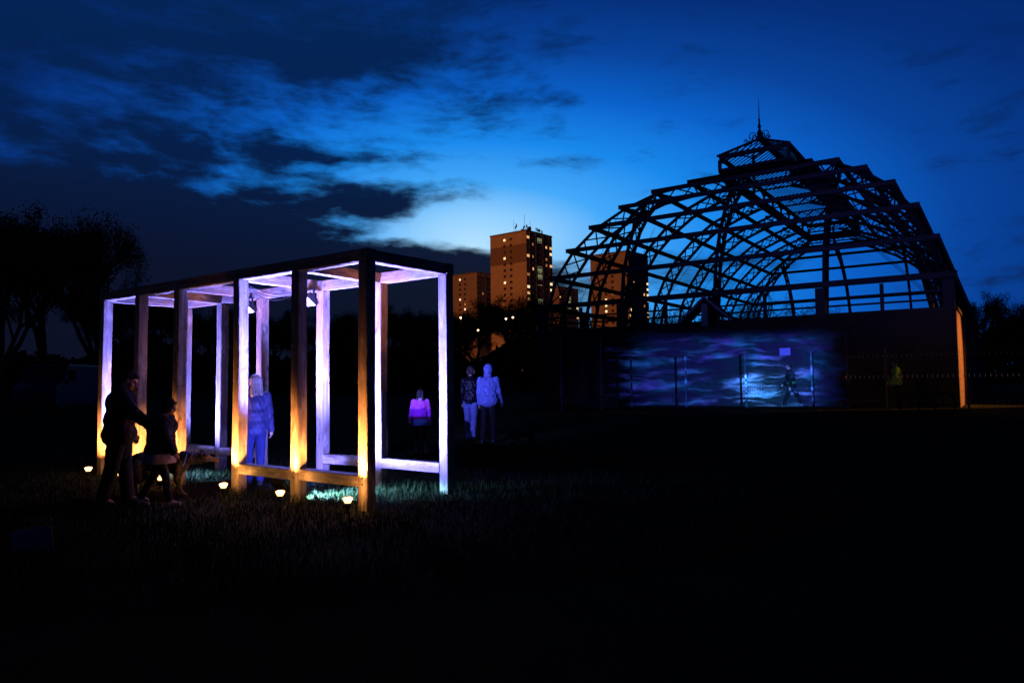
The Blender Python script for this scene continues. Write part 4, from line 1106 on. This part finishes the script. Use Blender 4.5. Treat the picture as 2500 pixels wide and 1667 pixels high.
dog('black dog with pale chest and legs trotting towards the frame doorway', (-4.66, 9.40, float(gz(-4.66, 9.4))), R(-80), .58, fur_b, fur_p, .06)
dog('small pale dog standing on the dark grass right of the couple', (.20, 15.0, float(gz(.2, 15))), R(-60), .46, fur_w, fur_w)
def leash(a, b, label):
    a, b = Vector(a), Vector(b); pts = [a.lerp(b, f)-Vector((0, 0, .16*math.sin(math.pi*f))) for f in np.linspace(0, 1, 14)]
    tag(MB().tube(pts, .006, 6).put('leash', M['black_plastic'], None, smooth=True), label, 'leash')
leash((-4.10, 8.74, .62), (-4.28, 9.38, .55), 'thin dark leash from the child to the black dog')
wr = harm['R'][2]*hk; wq = Matrix.Rotation(R(-14), 3, 'Z')@wr+Vector((-.55, 16.07, .05))
leash(wq, (.36, 15.1, .42), 'thin dark leash from the hooded man to the small pale dog')

# ------------------------------------------------------------------ bicycle, van, sign
def bicycle():
    p = Vector((12.2, 21.05, .31)); t = thing('bicycle', 'dark bicycle parked on the grass left of the orange brick wall', 'bicycle', tuple(p), math.atan2(-.63, .36))
    for x in (-.52, .52):
        pts = [(x+.33*math.cos(a), 0, .34+.33*math.sin(a)) for a in np.linspace(0, 2*math.pi, 29)]
        w = MB().tube(pts, .018, 6, False).put('wheel', M['black_plastic'], t, smooth=True)
        pr_ = [(x+.305*math.cos(a), 0, .34+.305*math.sin(a)) for a in np.linspace(0, 2*math.pi, 29)]
        MB().tube(pr_, .010, 6, False).put('rim', M['black_metal'], w, smooth=True)
        sp_ = MB()
        for a in np.linspace(0, 2*math.pi, 17)[:-1]: sp_.bar((x, 0, .34), (x+.30*math.cos(a), 0, .34+.30*math.sin(a)), .003)
        q = sp_.put('spokes', M['black_metal'], w)
    f = MB(); A, B, Cc, Dd, E_ = (-.52, 0, .34), (-.08, 0, .30), (-.20, 0, .80), (.34, 0, .86), (.52, 0, .34)
    for a, b in ((A, B), (B, Cc), (Cc, Dd), (B, (.37, 0, .74)), (A, Cc), (Dd, E_)): f.tube([a, b], .016, 8)
    f.put('bike_frame', M['black_metal'], t, smooth=True)
    MB().tube([Cc, (-.23, 0, .93)], .013, 8).put('seat_post', M['galv'], t); MB().ell((-.22, 0, .95), (.13, .06, .03)).put('saddle', M['black_plastic'], t, smooth=True)
    MB().tube([(.33, 0, .86), (.31, 0, 1.0)], .014, 8).tube([(.40, -.28, 1.02), (.31, -.1, 1.0), (.31, .1, 1.0), (.40, .28, 1.02)], .012, 8).put('handlebar', M['black_metal'], t, smooth=True)
    MB().lathe([(.08, -.01), (.08, .01)], 14).put('chainring', M['galv'], t, (-.08, 0, .30), (R(90), 0, 0))
    MB().tube([(-.08, .01, .30), (-.10, .12, 0.0)], .01, 6).put('kick_stand', M['black_metal'], t)
    MB().ell((-.36, 0, .78), (.02, .03, .03)).put('reflector', M['silver_'] if 'silver_' in M else M['galv'], t)
bicycle()
def van():
    x, y = (143-1250)/1735.4*35, 35.0
    t = thing('parked_van', 'dark boxy van parked in the gloom left of the timber frame', 'van', (x, y, .30), R(8))
    body = mat('van_paint', (.05, .06, .09), (.04, .05, .075), 2, .35)
    def prism(name, prof, w, m, parent=t, y0=0):
        mb = MB(); n = len(prof); vs = [(-w/2, a, b) for a, b in prof]+[(w/2, a, b) for a, b in prof]
        mb._add(vs, [tuple(range(n)), tuple(range(2*n-1, n-1, -1))]+[(i, i+n, (i+1) % n+n, (i+1) % n) for i in range(n)])
        return mb.put(name, m, parent, bevel=.03)
    prism('body', [(-2.3, .35), (2.6, .35), (2.6, 2.10), (2.5, 2.28), (-1.0, 2.28), (-1.55, 1.45), (-2.3, 1.15)], 1.9, body)
    MB()._add
    mb = MB(); mb._add([(-.82, -1.05, 2.18), (.82, -1.05, 2.18), (.88, -1.56, 1.46), (-.88, -1.56, 1.46)], [(0, 3, 2, 1)]); mb.v = [(a, b-.035, c+.02) for a, b, c in mb.v]; mb.put('windscreen', M['dark_glass'], t)
    for s in (-1, 1):
        MB().box((s*.955, -.75, 1.75), (.015, .75, .55)).put('side_window', M['dark_glass'], t)
        MB().ell((s*.70, -2.31, .90), (.13, .05, .09)).put('headlight', M['galv'], t, smooth=True)
        MB().box((s*1.02, -1.35, 1.45), (.12, .10, .22)).put('wing_mirror', M['black_plastic'], t, bevel=.02)
        for yy in (-1.55, 1.75):
            w = MB().lathe([(.20, -.11), (.33, -.10), (.34, 0), (.33, .10), (.20, .11)], 20).put('wheel', M['black_plastic'], t, (s*.84, yy, .34), (0, R(90), 0), smooth=True)
            MB().lathe([(.19, -.112), (.05, -.125)], 14).put('rim', M['galv'], w)
    MB().box((0, -2.33, .50), (1.85, .10, .22)).put('bumper', M['black_plastic'], t, bevel=.03); MB().box((0, -2.325, .75), (1.0, .04, .16)).put('grille', M['black_plastic'], t)
van()
def sign():
    x, y = -4.17, 6.25; t = thing('low_sign', 'small blank grey board on two short stakes low in the grass, bottom left', 'sign', (x, y, float(gz(x, y))), R(24))
    MB().box((0, 0, .115), (.31, .012, .20)).put('board', mat('grey_board', (.22, .21, .21), (.17, .16, .16), 6, .8), t, None, (0, R(-6), 0), bevel=.004)
    for s in (-.1, .1): MB().box((s, .016, .05), (.02, .02, .22)).put('stake', M['timber'], t)
sign()
